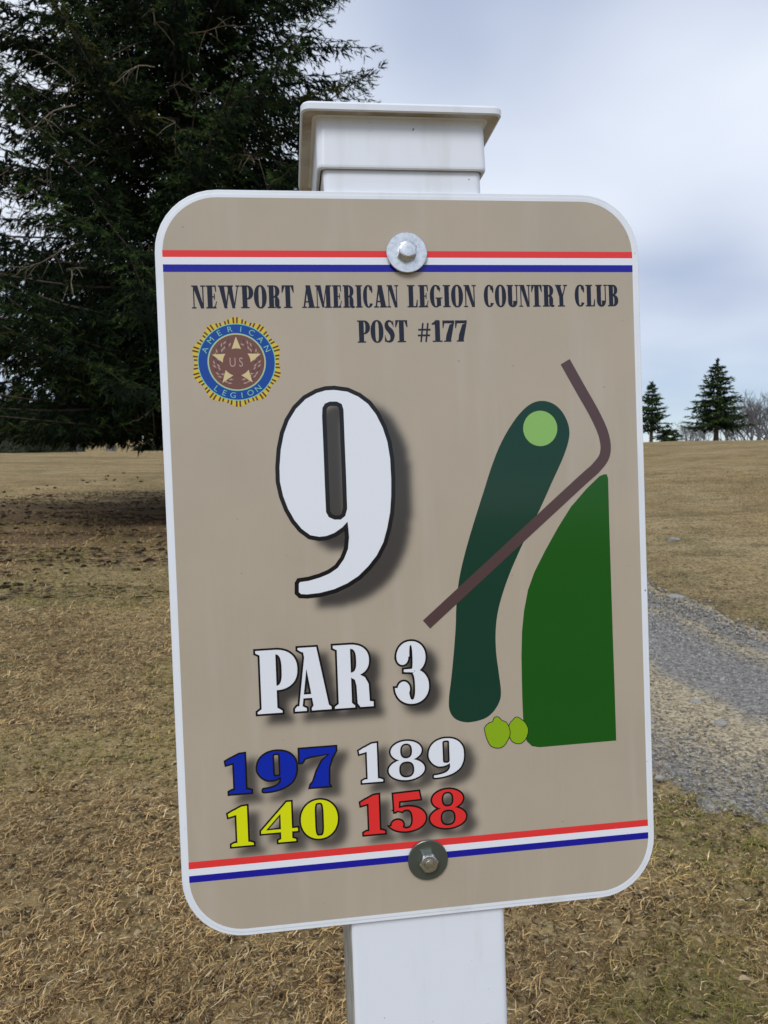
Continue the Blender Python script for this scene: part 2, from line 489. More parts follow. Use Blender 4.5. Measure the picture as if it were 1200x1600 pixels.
sv = octa[None] * (0.65 + 0.7 * rng.random((ns, 6, 3))) * size[:, None, None]
sv[:, :, 2] *= 0.65
an = rng.random(ns) * 6.28
sv = np.stack([sv[..., 0] * np.cos(an)[:, None] - sv[..., 1] * np.sin(an)[:, None], sv[..., 0] * np.sin(an)[:, None] + sv[..., 1] * np.cos(an)[:, None], sv[..., 2]], -1)
sv += np.stack([sx, sy, gz(sx, sy) + 0.018 + size * 0.2], -1)[:, None]
sf = (of[None] + np.arange(ns)[:, None, None] * 6).reshape(-1, 3)
val = 0.12 + 0.26 * rng.random(ns) ** 1.6
warm = np.stack([val * 1.12, val * 1.0, val * 0.78], -1); cool = np.stack([val * 1.04, val * 1.0, val * 0.94], -1)
scol = np.where((rng.random(ns) < greyness)[:, None], cool, warm)
st = obj('loose_gravel', mesh_np('loose_gravel', sv.reshape(-1, 3), sf, None, [M['stones']], colors=np.repeat(scol, 6, 0)))
tag(st, 'loose blue-grey crushed stone scattered over the cart path', 'gravel', None, 'stuff')

# ------------------------------------------------------------------ dry grass
def blades(n, amin, amax, rmin, rmax, name, label):
    r = np.exp(rng.uniform(math.log(rmin), math.log(rmax), n))
    a = np.radians(rng.uniform(amin, amax, n))
    x, y = r * np.sin(a), r * np.cos(a)
    # clump towards tufts
    tx, ty = (fbm(x * 9, y * 9, 31, 2) - .5), (fbm(x * 9, y * 9, 47, 2) - .5)
    x = x + tx * 0.10; y = y + ty * 0.10
    u = path_u(x, y)
    thin = np.where((u > -0.03) & (u < 1.02), np.interp(u, [-.03, .04, .22, .32, .42, .46, .78, .83, .9, .97, 1.02], [1, .75, .14, .20, .06, .0, .0, .10, .08, .55, 1]), 1.0)
    ok = rng.random(n) < thin * (0.45 + 0.85 * fbm(x * 5, y * 5, 63, 2))
    x, y, r = x[ok], y[ok], r[ok]; n = len(x)
    sc_ = np.clip(r / 3.2, 1.0, 3.2) ** 0.85
    ln = (0.011 + 0.042 * rng.random(n) ** 1.8) * sc_ ** 0.7
    wd = rng.uniform(0.0006, 0.0015, n) * sc_
    az_ = rng.uniform(0, 6.283, n)
    el_ = np.radians(rng.uniform(4, 52, n) * (0.55 + 0.75 * rng.random(n)))
    curl = rng.normal(0, 1.5, n)
    bend = rng.uniform(0.3, 1.5, n)
    dx, dy = np.cos(az_), np.sin(az_)
    z0 = gz(x, y) - 0.004
    z0 = z0 + np.abs(rng.normal(0, 0.006, n)) + fbm(x * 11, y * 11, 71, 2) * 0.012
    P = []
    cx, cy, cz = x.copy(), y.copy(), z0.copy()
    for s in range(3):
        e_ = el_ - bend * 0.5 * s
        ca, sa = np.cos(az_ + curl * 0.5 * s), np.sin(az_ + curl * 0.5 * s)
        w = wd * (1.0, 0.85, 0.0)[s]
        if s == 2:
            P.append(np.stack([cx, cy, cz], -1))
        else:
            P.append(np.stack([cx - sa * w, cy + ca * w, cz + w * 0.5], -1)); P.append(np.stack([cx + sa * w, cy - ca * w, cz - w * 0.3], -1))
        cx = cx + ca * np.cos(e_) * ln / 2; cy = cy + sa * np.cos(e_) * ln / 2; cz = np.maximum(cz + np.sin(e_) * ln / 2, z0 + 0.001)
    V = np.stack(P, 1)
    b = np.arange(n)[:, None] * 5
    T = np.concatenate([b + np.array([[0, 1, 3]]), b + np.array([[0, 3, 2]]), b + np.array([[2, 3, 4]])])
    g = fbm(x * 0.9 + 3, y * 0.9, 81, 3); d = fbm(x * 1.7 + 9, y * 1.7, 91, 3)
    h = rng.random(n)
    straw = np.array([0.54, 0.395, 0.185]); brown = np.array([0.28, 0.180, 0.082]); dark = np.array([0.085, 0.056, 0.032]); green = np.array([0.15, 0.165, 0.035]); pale = np.array([0.66, 0.55, 0.36])
    cc = np.where((h < 0.34)[:, None], straw, np.where((h < 0.70)[:, None], brown, np.where((h < 0.965)[:, None], dark, pale)))
    g = g + 0.045 * np.clip((x - 0.3) / 0.8, 0, 1) * np.clip((3.2 - r) / 1.0, 0, 1)
    gm = np.clip((g - 0.50) * 5, 0, 0.85) * (rng.random(n) < 0.75)
    cc = cc * (1 - gm[:, None]) + green * gm[:, None]
    cc = cc * np.array([1.12, 1.06, 1.0]) * (0.62 + 0.80 * d[:, None]) * rng.uniform(0.75, 1.2, (n, 1))
    o = obj(name, mesh_np(name, V.reshape(-1, 3), T, None, [M['grass']], colors=np.repeat(cc, 5, 0)))
    tag(o, label, 'grass', None, 'stuff')


blades(445000, -44, 44, 1.2, 22.0, 'dry_grass', 'matted dry tan and brown grass blades covering the slope')


# ------------------------------------------------------------------ the sign: traced in millimetres on its own face
SR = np.array([[0.9917020654, -0.0360380042, 0.1234028999], [-0.0387624542, -0.9990533029, 0.0197476619], [0.1225744084, -0.0243671964, -0.9921601454]])
ST = np.array([0.0207661042, 0.0292437787, 0.4711493949])
pd = R_(PITCH)
C2W = np.array([[1, 0, 0], [0, -math.sin(pd), math.cos(pd)], [0, -math.cos(pd), -math.sin(pd)]])   # camera (right, down, forward) to world
SW = C2W @ SR                       # sign axes (right, up, towards viewer) in the world
SC = C2W @ ST + np.array([0, 0, EYE])
POST_Z = -0.0535                    # post axis behind the sign face
axis0 = SC + SW[:, 2] * POST_Z
hh = 1.2
for _ in range(20):
    b_ = axis0 - SW[:, 1] * hh
    hh += (b_[2] - float(gz(b_[0], b_[1])))
base = axis0 - SW[:, 1] * hh
root = empty('golf_hole_sign')
rm = Matrix.Identity(4)
# local axes: x right, y away from the viewer, z up the post
for r in range(3):
    rm[r][0] = SW[r, 0]; rm[r][1] = -SW[r, 2]; rm[r][2] = SW[r, 1]; rm[r][3] = base[r]
root.matrix_world = rm
tag(root, 'tan golf hole 9 par 3 sign bolted to a capped white vinyl post', 'sign')


def loc(p):
    """sign millimetres (x right, y up, z to viewer) to the root's local metres"""
    p = np.asarray(p, float)
    return np.stack([p[..., 0] / 1000, -(p[..., 2] / 1000 - POST_Z), p[..., 1] / 1000 + hh], -1)


class PB:
    """collects flat or solid polygons in sign millimetres"""
    def __init__(s):
        s.v, s.f, s.m = [], [], []

    def add(s, pts, faces, mi=0):
        b = len(s.v)
        s.v.extend([tuple(p) for p in pts])
        for f in faces:
            s.f.append([b + i for i in f]); s.m.append(mi)

    def flat(s, contours, z, mi=0):
        allp = [p for c in contours for p in c]
        tri = tessellate_polygon([[Vector((p[0], p[1], 0)) for p in c] for c in contours])
        out = []
        for t in tri:
            a, b, c = (allp[i] for i in t)
            cr_ = (b[0] - a[0]) * (c[1] - a[1]) - (b[1] - a[1]) * (c[0] - a[0])
            if abs(cr_) < 1e-9: continue
            out.append(t if cr_ > 0 else (t[0], t[2], t[1]))
        s.add([(p[0], p[1], z) for p in allp], out, mi)

    def ribbon(s, c, w, z, mi=0):
        """a band of half width w centred on closed contour c"""
        P = np.array(c, float); n = len(P)
        d1 = P - np.roll(P, 1, 0); d2 = np.roll(P, -1, 0) - P
        d1 /= np.linalg.norm(d1, axis=1)[:, None] + 1e-9; d2 /= np.linalg.norm(d2, axis=1)[:, None] + 1e-9
        nn = np.stack([-(d1 + d2)[:, 1], (d1 + d2)[:, 0]], 1)
        ln = np.linalg.norm(nn, axis=1)[:, None]; nn /= ln + 1e-9
        k = np.clip(1 / np.maximum(ln / 2, 0.45), 1, 1.9)
        o, q = P + nn * w * k, P - nn * w * k
        pts = [(x, y, z) for x, y in o] + [(x, y, z) for x, y in q]
        fs = []
        for i in range(n):
            j = (i + 1) % n
            fs.append((i, j, n + j, n + i))
        # make them face the viewer
        fs2 = []
        for f in fs:
            a, b, c3 = pts[f[0]], pts[f[1]], pts[f[2]]
            cr_ = (b[0] - a[0]) * (c3[1] - a[1]) - (b[1] - a[1]) * (c3[0] - a[0])
            fs2.append(f if cr_ > 0 else f[::-1])
        s.add(pts, fs2, mi)

    def build(s, name, mats, parent, smooth=False):
        me = bpy.data.meshes.new(name)
        me.from_pydata([tuple(x) for x in loc(np.array(s.v))], [], s.f)
        for m in mats: me.materials.append(m)
        me.polygons.foreach_set('material_index', s.m)
        if smooth: me.polygons.foreach_set('use_smooth', [True] * len(s.f))
        me.update()
        return obj(name, me, parent)


def rrect(w, h, r, n=10, cy=0.0):
    pts = []
    for cx_, cy_, a0 in ((w / 2 - r, h / 2 - r, 0), (-w / 2 + r, h / 2 - r, 90), (-w / 2 + r, -h / 2 + r, 180), (w / 2 - r, -h / 2 + r, 270)):
        for k in range(n + 1):
            a = R_(a0 + 90 * k / n)
            pts.append((cx_ + r * math.cos(a), cy + cy_ + r * math.sin(a)))
    return pts


def prism(pb, outline_levels, mi=0, cap_front=True, cap_back=True):
    """stack of outlines [(pts, z), ...] from back to front joined into a solid"""
    n = len(outline_levels[0][0])
    base_i = len(pb.v)
    for pts, z in outline_levels:
        pb.v.extend([(p[0], p[1], z) for p in pts])
    for k in range(len(outline_levels) - 1):
        for i in range(n):
            j = (i + 1) % n
            pb.f.append([base_i + k * n + i, base_i + k * n + j, base_i + (k + 1) * n + j, base_i + (k + 1) * n + i]); pb.m.append(mi)
    if cap_front:
        pb.f.append([base_i + (len(outline_levels) - 1) * n + i for i in range(n)]); pb.m.append(mi)
    if cap_back:
        pb.f.append([base_i + i for i in range(n)][::-1]); pb.m.append(mi)


# --- post, built as stacked outlines along the post axis (u = x, v = z-z_axis), y up
def tower(levels, name, mats, parent, face_mat=None, smooth=False, cap_top=True, cap_bot=True):
    """levels: list of (half width, corner radius, y_mm)"""
    v, f, m = [], [], []
    n = None
    for hw, r, y in levels:
        o = rrect(2 * hw, 2 * hw, r, 5)
        n = len(o)
        v.extend([(p[0], y, POST_Z * 1000 - p[1]) for p in o])     # p[1] > 0 is the back
    for k in range(len(levels) - 1):
        for i in range(n):
            j = (i + 1) % n
            f.append([k * n + i, k * n + j, (k + 1) * n + j, (k + 1) * n + i])
            m.append(face_mat(v[k * n + i], v[k * n + j], k) if face_mat else 0)
    if cap_top: f.append([(len(levels) - 1) * n + i for i in range(n)]); m.append(0)
    if cap_bot: f.append([i for i in range(n)][::-1]); m.append(0)
    me = bpy.data.meshes.new(name)
    me.from_pydata([tuple(x) for x in loc(np.array(v))], [], f)
    for q in mats: me.materials.append(q)
    me.polygons.foreach_set('material_index', m)
    if smooth: me.polygons.foreach_set('use_smooth', [True] * len(f))
    me.update()
    bm = bmesh.new(); bm.from_mesh(me); bmesh.ops.recalc_face_normals(bm, faces=bm.faces); bm.to_mesh(me); bm.free()
    return obj(name, me, parent)


HB = -hh * 1000
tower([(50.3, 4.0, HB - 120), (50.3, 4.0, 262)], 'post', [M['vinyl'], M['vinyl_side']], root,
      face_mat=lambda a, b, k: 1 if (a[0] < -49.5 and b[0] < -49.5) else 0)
cap = tower([(51.0, 4.5, 243.0), (52.6, 4.5, 242.6), (53.2, 4.5, 243.4), (53.4, 4.5, 244.6), (52.9, 5, 271.0), (53.6, 5, 273.2), (55.5, 5, 273.8)], 'post_cap', [M['vinyl']], root, cap_top=False, cap_bot=False)
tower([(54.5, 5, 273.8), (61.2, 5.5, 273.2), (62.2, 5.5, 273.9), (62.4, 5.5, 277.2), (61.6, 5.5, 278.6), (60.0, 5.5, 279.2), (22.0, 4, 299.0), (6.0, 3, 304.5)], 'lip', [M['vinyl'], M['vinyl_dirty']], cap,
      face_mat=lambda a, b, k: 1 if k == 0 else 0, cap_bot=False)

# --- sign panel
pb = PB()
prism(pb, [(rrect(303.4, 455.8, 37.4), -3.0), (rrect(304.8, 457.2, 38.1), -2.4), (rrect(304.8, 457.2, 38.1), -0.9), (rrect(303.8, 456.2, 37.6), -0.35)])
panel = pb.build('sign_panel', [M['panel']], root)
pb = PB()   # laminated printed sheet, a hair proud of the panel
prism(pb, [(rrect(299.8, 452.2, 35.6), -0.36), (rrect(299.8, 452.2, 35.6), -0.15), (rrect(299.4, 451.8, 35.4), -0.08)], cap_back=False)
pb.build('printed_sheet', [M['panel']], panel)


# ------------------------------------------------------------------ lettering: a heavy condensed serif drawn as polygons
def ell(cx, cy, rx, ry, n=36, e=2.0, a0=0.0, a1=360.0, closed=True):
    out = []
    m = n if closed else n + 1
    for k in range(m):
        a = R_(a0 + (a1 - a0) * k / n)
        c_, s2 = math.cos(a), math.sin(a)
        out.append((cx + rx * math.copysign(abs(c_) ** (2 / e), c_), cy + ry * math.copysign(abs(s2) ** (2 / e), s2)))
    return out


def ring(cx, cy, rx, ry, ix, iy, eo=2.2, ei=3.0):
    return [ell(cx, cy, rx, ry, 40, eo), ell(cx, cy, ix, iy, 40, ei)]


def arc(cx, cy, rx, ry, ix, iy, a0, a1, eo=2.2, ei=2.6, n=28):
    return [ell(cx, cy, rx, ry, n, eo, a0, a1, False) + ell(cx, cy, ix, iy, n, ei, a0, a1, False)[::-1]]


def rc(x0, y0, x1, y1):
    return [[(x0, y0), (x1, y0), (x1, y1), (x0, y1)]]


def pl(*p):
    return [list(p)]


def stroke(pts, ws, n=10):
    P = np.array(pts, float); W = np.array(ws, float)
    t = np.linspace(0, len(P) - 1, (len(P) - 1) * n + 1)
    k = np.clip(t.astype(int), 0, len(P) - 2); u = (t - k)[:, None]
    E_ = np.vstack([2 * P[0] - P[1], P, 2 * P[-1] - P[-2]])
    a, b, c_, d_ = E_[k], E_[k + 1], E_[k + 2], E_[k + 3]
    C = 0.5 * (2 * b + (-a + c_) * u + (2 * a - 5 * b + 4 * c_ - d_) * u ** 2 + (-a + 3 * b - 3 * c_ + d_) * u ** 3)
    w = np.interp(t, np.arange(len(W)), W)
    T = np.gradient(C, axis=0); T /= np.linalg.norm(T, axis=1)[:, None] + 1e-9
    Nn = np.stack([-T[:, 1], T[:, 0]], 1) * w[:, None]
    return [[tuple(x) for x in (C + Nn)] + [tuple(x) for x in (C - Nn)[::-1]]]


NINE = [(-48.0, 106.6), (-40.1, 105.4), (-33.2, 102.1), (-27.4, 97.5), (-22.7, 91.0), (-18.9, 82.9), (-16.2, 73.9), (-14.8, 62.9), (-14.6, 49.9), (-15.0, 39.9), (-16.0, 29.9), (-18.2, 20.0), (-21.0, 11.1), (-25.4, 3.2), (-31.1, -3.5), (-37.4, -9.2), (-44.5, -13.4), (-52.6, -16.6), (-61.6, -18.5), (-69.5, -19.0), (-73.4, -18.6), (-74.6, -17.3), (-74.4, -12.3), (-73.7, -11.2), (-68.2, -10.7), (-61.2, -9.0), (-55.2, -6.8), (-50.1, -3.6), (-46.0, 1.7), (-43.2, 8.0), (-42.3, 15.0), (-42.5, 20.5), (-42.9, 25.0), (-46.2, 21.6), (-51.3, 18.3), (-56.3, 16.6), (-60.8, 16.3), (-66.2, 17.5), (-71.4, 21.7), (-75.6, 27.3), (-79.2, 34.3), (-81.9, 42.3), (-83.5, 51.2), (-83.4, 60.0), (-82.2, 70.8), (-79.9, 80.5), (-76.7, 88.3), (-72.0, 95.5), (-65.9, 101.3), (-58.9, 104.9), (-53.4, 106.4)]
NINEH = [(-55.8, 95.7), (-54.2, 98.3), (-51.2, 99.5), (-46.8, 99.4), (-43.8, 97.9), (-42.8, 94.4), (-42.8, 73.6), (-42.7, 53.8), (-42.8, 32.9), (-44.2, 28.5), (-47.0, 26.4), (-51.0, 26.5), (-54.4, 28.2), (-56.0, 31.4), (-56.1, 49.3), (-56.1, 74.0), (-56.2, 90.7)]
NB = [((x + 83.5) / 68.9, (y + 19) / 125.6) for x, y in NINE]
NBH = [((x + 83.5) / 68.9, (y + 19) / 125.6) for x, y in NINEH]

s6 = 0.055    # serif thickness
GL = {}       # glyph: (advance width, [pieces])
GL['A'] = (.66, [pl((.20, 1), (.44, 1), (.63, .03), (.36, .03)), pl((.24, .97), (.32, .97), (.15, .03), (.07, .03)), rc(.14, .24, .44, .30), rc(0, 0, .25, s6), rc(.30, 0, .68, s6)])
GL['B'] = (.56, [rc(.07, .02, .29, .98), rc(0, 0, .30, s6), rc(0, 1 - s6, .30, 1), arc(.28, .755, .24, .245, .06, .185, -90, 90), arc(.28, .27, .28, .27, .07, .205, -90, 90)])
GL['C'] = (.53, [arc(.28, .5, .28, .51, .075, .445, 32, 322), pl((.50, .66), (.47, .98), (.44, .98), (.40, .80)), stroke([(.475, .66), (.43, .82)], [.03, .05], 4)])
GL['E'] = (.52, [rc(.07, .02, .29, .98), rc(0, 0, .46, s6), rc(0, 1 - s6, .44, 1), rc(.27, .48, .37, .53), rc(.36, .38, .40, .64), pl((.30, .05), (.42, .05), (.49, .30), (.45, .30), (.40, .12)), pl((.30, .95), (.40, .95), (.43, .72), (.47, .72), (.46, 1), (.30, 1))])
GL['G'] = (.60, [arc(.29, .5, .29, .51, .085, .445, 35, 300), rc(.33, .06, .53, .42), rc(.27, .39, .60, .44), pl((.50, .66), (.47, .98), (.44, .98), (.40, .80))])
GL['I'] = (.36, [rc(.07, .02, .29, .98), rc(0, 0, .36, s6), rc(0, 1 - s6, .36, 1)])
GL['L'] = (.50, [rc(.07, .02, .29, .98), rc(0, 0, .46, s6), rc(0, 1 - s6, .36, 1), pl((.29, .05), (.40, .05), (.46, .34), (.50, .34), (.48, 0), (.29, 0))])
GL['M'] = (.84, [rc(.07, .02, .12, .98), pl((.07, 1), (.29, 1), (.46, .02), (.34, .02)), pl((.55, .98), (.60, .98), (.42, .02), (.38, .02)), rc(.55, .02, .77, .98), rc(0, 0, .20, s6), rc(.48, 0, .84, s6), rc(0, 1 - s6, .20, 1), rc(.55, 1 - s6, .84, 1)])
GL['N'] = (.60, [rc(.07, .02, .12, .98), pl((.05, 1), (.27, 1), (.54, .0), (.40, .0)), rc(.48, .0, .535, .98), rc(0, 0, .20, s6), rc(0, 1 - s6, .20, 1), rc(.40, 1 - s6, .61, 1)])
GL['O'] = (.58, [ring(.29, .5, .29, .515, .078, .45)])
GL['P'] = (.56, [rc(.07, .02, .29, .98), rc(0, 0, .38, s6), rc(0, 1 - s6, .30, 1), arc(.28, .69, .29, .31, .085, .255, -90, 90)])
GL['R'] = (.62, [rc(.07, .02, .29, .98), rc(0, 0, .36, s6), rc(0, 1 - s6, .30, 1), arc(.28, .735, .28, .265, .08, .21, -90, 90), stroke([(.30, .50), (.40, .46), (.435, .34), (.44, .12), (.50, .04), (.60, .04)], [.03, .07, .105, .105, .06, .03])])
GL['S'] = (.47, [stroke([(.395, .80), (.33, .93), (.21, .965), (.115, .86), (.14, .68), (.30, .48), (.365, .30), (.32, .10), (.19, .035), (.085, .08), (.045, .22)], [.025, .035, .045, .075, .105, .125, .105, .07, .04, .035, .025]), pl((.40, .70), (.43, .70), (.42, .98), (.39, .98)), pl((.02, .32), (.05, .32), (.05, .02), (.02, .02))])
GL['T'] = (.56, [rc(.17, .02, .39, .98), rc(.09, 0, .47, s6), rc(.01, 1 - s6, .55, 1), pl((.01, .98), (.0, .68), (.04, .68), (.14, .96)), pl((.55, .98), (.56, .68), (.52, .68), (.42, .96))])
GL['U'] = (.60, [rc(.06, .25, .28, .98), arc(.30, .27, .24, .285, .02, .21, 180, 360), rc(.485, .25, .54, .98), rc(0, 1 - s6, .34, 1), rc(.42, 1 - s6, .61, 1)])
GL['W'] = (.98, [pl((.04, .98), (.27, .98), (.40, .0), (.26, .0)), pl((.47, .98), (.53, .98), (.37, .0), (.31, .0)), pl((.41, .98), (.63, .98), (.75, .0), (.62, .0)), pl((.86, .98), (.91, .98), (.73, .0), (.68, .0)), rc(0, 1 - s6, .68, 1), rc(.79, 1 - s6, .98, 1)])
GL['Y'] = (.62, [pl((.03, .98), (.27, .98), (.42, .42), (.22, .42)), pl((.51, .98), (.57, .98), (.40, .42), (.34, .42)), rc(.21, .02, .42, .45), rc(0, 1 - s6, .33, 1), rc(.43, 1 - s6, .64, 1), rc(.13, 0, .50, s6)])
GL['#'] = (.62, [pl((.15, 0), (.22, 0), (.32, .86), (.25, .86)), pl((.36, 0), (.43, 0), (.53, .86), (.46, .86)), rc(.06, .26, .57, .34), rc(.08, .52, .60, .60)])
GL['1'] = (.42, [rc(.13, .03, .34, .98), rc(.02, 0, .44, s6), pl((.0, .78), (.0, .84), (.20, .98), (.28, 1.0), (.28, .80))])
GL['7'] = (.50, [pl((.0, .97), (.50, .97), (.50, .88), (.33, .0), (.11, .0), (.15, .30), (.30, .78), (.44, .84), (.02, .84)), pl((.0, .97), (.0, .62), (.035, .62), (.08, .84), (.15, .90)), rc(.05, 0, .36, s6)])
# wider figures for the yardages and the par
W1 = (1.0, [pl((.34, .02), (.78, .02), (.78, 1.0), (.56, .99), (.34, .93)), pl((.10, 0), (1.0, 0), (1.0, .05), (.86, .085), (.22, .085), (.10, .05)), pl((.0, .83), (.02, .75), (.40, .80), (.60, .98), (.22, .90))])
W9 = (1.0, [[NB, NBH]])
W7 = (1.0, [pl((.0, 1.0), (1.0, 1.0), (1.0, .90), (.88, .72), (.79, .48), (.77, .06), (.80, .0), (.26, .0), (.28, .06), (.36, .14), (.46, .40), (.62, .66), (.84, .835), (.30, .80), (.14, .76), (.06, .66), (.0, .66))])
W8 = (1.0, [ring(.50, .745, .43, .255, .165, .19, 2.0, 2.4), ring(.50, .27, .50, .27, .21, .205, 2.0, 2.4)])
W0 = (1.0, [ring(.50, .5, .50, .5, .12, .425, 2.1, 4.0)])
W4 = (1.0, [pl((.46, .0), (.94, .0), (.94, .05), (.84, .08), (.84, 1.0), (.72, 1.0), (.0, .32), (.0, .255), (.54, .255), (.54, .08), (.46, .05)), pl((.84, .33), (1.0, .33), (1.0, .25), (.84, .25))])
W4H = [(.54, .33), (.54, .72), (.13, .33)]
W4[1][0] = [W4[1][0][0], W4H]
W5 = (1.0, [pl((.08, .98), (.20, .985), (.82, 1.0), (.86, .80), (.24, .785), (.22, .60), (.13, .52), (.10, .52)), arc(.44, .315, .56, .315, .18, .245, -152, 128, 2.1, 2.4), ell(.17, .19, .17, .13, 20) and [ell(.17, .185, .17, .125, 20)]])
W3 = (1.0, [arc(.46, .745, .46, .255, .05, .195, -70, 178, 2.1, 2.4), arc(.46, .28, .54, .28, .10, .215, -178, 72, 2.1, 2.4), [ell(.19, .745, .185, .115, 24)], [ell(.20, .245, .195, .12, 24)], pl((.22, .515), (.22, .555), (.55, .56), (.55, .50))])
WP = (1.0, [pl((.10, .03), (.48, .03), (.48, .97), (.10, .97)), pl((0, 0), (.60, 0), (.60, .03), (.50, .075), (.10, .075), (0, .03)), pl((0, 1), (.50, 1), (.50, .94), (.10, .925), (0, .96)), arc(.46, .68, .54, .32, .16, .25, -90, 90, 2.3, 2.8)])
WA = (1.0, [pl((.26, 1), (.64, 1), (.94, .04), (.52, .04)), pl((.33, .96), (.42, .96), (.20, .04), (.11, .04)), rc(.18, .20, .62, .26), pl((0, 0), (.32, 0), (.32, .04), (.20, .08), (.06, .08), (0, .04)), pl((.46, 0), (1.0, 0), (1.0, .04), (.92, .08), (.52, .08), (.46, .04)), pl((.13, 1), (.40, 1), (.40, .93), (.24, .93), (.13, .97))])
WR = (1.0, [pl((.10, .03), (.44, .03), (.44, .97), (.10, .97)), pl((0, 0), (.52, 0), (.52, .03), (.44, .075), (.10, .075), (0, .03)), pl((0, 1), (.48, 1), (.48, .94), (.10, .925), (0, .96)), arc(.42, .745, .50, .255, .17, .19, -90, 90, 2.3, 2.8), pl((.42, .545), (.62, .535), (.80, .47), (.89, .36), (.905, .085), (1.0, .075), (1.0, 0), (.66, 0), (.59, .06), (.575, .34), (.54, .44), (.42, .485))])

SHADOWS = []       # (pieces, dx, dy, blur, strength) of the printed drop shadows


def place(glyph, x0, y0, x1, y1):
    wd, pieces = glyph
    return [[[(x0 + p[0] / wd * (x1 - x0), y0 + p[1] * (y1 - y0)) for p in c] for c in pc] for pc in pieces]


def letters(name, pieces, fill, z, outline=None, ow=0.5, shadow=None):
    pb = PB()
    if outline is not None:
        for k, pc in enumerate(pieces):
            for c in pc:
                pb.ribbon(c, ow, z + 0.0015 * k, 1)
        z += 0.09
    for k, pc in enumerate(pieces):
        pb.flat(pc, z + 0.004 * (k % 12), 0)
    if shadow:
        SHADOWS.append((pieces, *shadow))
    return pb.build(name, [fill] + ([outline] if outline else []), panel)


def line(words, y0, y1):
    out = []
    for w, x0, x1 in words:
        adv = [GL[c][0] for c in w]; gap = 0.035
        tot = sum(adv) + gap * (len(w) - 1)
        k = (x1 - x0) / tot; x = x0
        for c, a in zip(w, adv):
            out += place(GL[c], x, y0, x + a * k, y1); x += (a + gap) * k
    return out


Z1 = 0.10
title = line([('NEWPORT', -131.8, -70.6), ('AMERICAN', -65.8, -6.0), ('LEGION', -0.4, 43.5), ('COUNTRY', 48.6, 103.2), ('CLUB', 108.4, 137.6)], 157.1, 170.9)
title += line([('POST', -32.4, -0.9), ('#177', 4.6, 37.0)], 135.5, 149.2)
letters('title_lettering', title, M['ink_navy'], Z1)

nine = letters('hole_number', [[NINE, NINEH]], M['ink_white'], Z1, M['ink_black'], 2.6, (11.5, -8.0, 2.0, 0.90))
par = place(WP, -102.6, -91.3, -77.4, -52.2) + place(WA, -79.7, -91.3, -57.2, -51.9) + place(WR, -55.0, -91.3, -30.8, -51.8)
letters('par_lettering', par + place(W3, -15.4, -91.6, 4.8, -51.9), M['ink_white'], Z1, M['ink_black'], 1.25, (6.0, -5.5, 2.1, 0.9))
SH = (5.5, -5.0, 2.0, 0.84)
letters('yardage', place(W1, -123.2, -139.3, -108.4, -115.0) + place(W9, -104.2, -139.7, -80.4, -115.0) + place(W7, -78.1, -139.3, -55.6, -115.0), M['ink_blue2'], Z1, M['ink_black'], 1.1, SH)
letters('yardage', place(W1, -41.2, -139.3, -26.6, -114.7) + place(W8, -22.8, -139.7, 0.2, -114.9) + place(W9, 3.0, -139.8, 25.8, -115.1), M['ink_white'], Z1, M['ink_black'], 1.1, SH)
letters('yardage', place(W1, -123.1, -172.0, -108.2, -147.4) + place(W4, -103.4, -172.0, -80.9, -147.2) + place(W0, -78.8, -171.9, -55.9, -147.5), M['ink_yellow'], Z1, M['ink_black'], 1.1, SH)
letters('yardage', place(W1, -41.4, -172.2, -26.5, -147.4) + place(W5, -22.2, -172.3, -0.2, -147.5) + place(W8, 2.6, -172.6, 25.8, -147.8), M['ink_red2'], Z1, M['ink_black'], 1.1, SH)


def inside(poly, X, Y):
    P = np.array(poly); r_ = np.zeros(X.shape, bool)
    x1, y1 = P[:, 0], P[:, 1]; x2, y2 = np.roll(x1, -1), np.roll(y1, -1)
    for a, b, c_, d_ in zip(x1, y1, x2, y2):
        if b == d_: continue
        hit = ((b > Y) != (d_ > Y)) & (X < (c_ - a) * (Y - b) / (d_ - b) + a)
        r_ ^= hit
    return r_


STP = 1.6
gx = np.linspace(-147.8, 147.8, 186); gy = np.linspace(-179.3, 179.0, 225)
GX, GY = np.meshgrid(gx, gy)
shade = np.zeros(GX.shape)
for pieces, dx, dy, blur, k_ in SHADOWS:
    m_ = np.zeros(GX.shape, bool)
    for pc in pieces:
        allp = np.vstack([np.array(c) for c in pc]) + (dx, dy)
        x0, y0 = allp.min(0) - 2; x1, y1 = allp.max(0) + 2
        ix = slice(*np.searchsorted(gx, [x0, x1])); iy = slice(*np.searchsorted(gy, [y0, y1]))
        sub = np.zeros(GX[iy, ix].shape, bool)
        for c in pc:
            sub ^= inside(np.array(c) + (dx, dy), GX[iy, ix], GY[iy, ix])
        m_[iy, ix] |= sub
    w_ = m_.astype(float)
    # the artwork's shadow is a little fatter than the letter
    for ax in (0, 1):
        w_ = np.maximum(w_, np.maximum(np.roll(w_, 1, ax), np.roll(w_, -1, ax)))
    kx = np.arange(-6, 7) * STP; ker = np.exp(-kx ** 2 / 2 / blur ** 2); ker /= ker.sum()
    for ax in (0, 1):
        w_ = np.apply_along_axis(lambda q: np.convolve(q, ker, mode='same'), ax, w_)
    shade = np.maximum(shade, w_ * k_)
nyv, nxv = GX.shape
V3 = np.stack([GX, GY, np.full(GX.shape, 0.0)], -1).reshape(-1, 3)
a_, b_2 = np.meshgrid(np.arange(nyv - 1), np.arange(nxv - 1), indexing='ij')
q0 = (a_ * nxv + b_2).ravel()
Q = np.c_[q0, q0 + 1, q0 + nxv + 1, q0 + nxv]
obj('beige_background', mesh_np('beige_background', loc(V3), None, Q, [M['ink_beige']], attr={'shade': shade}), panel)
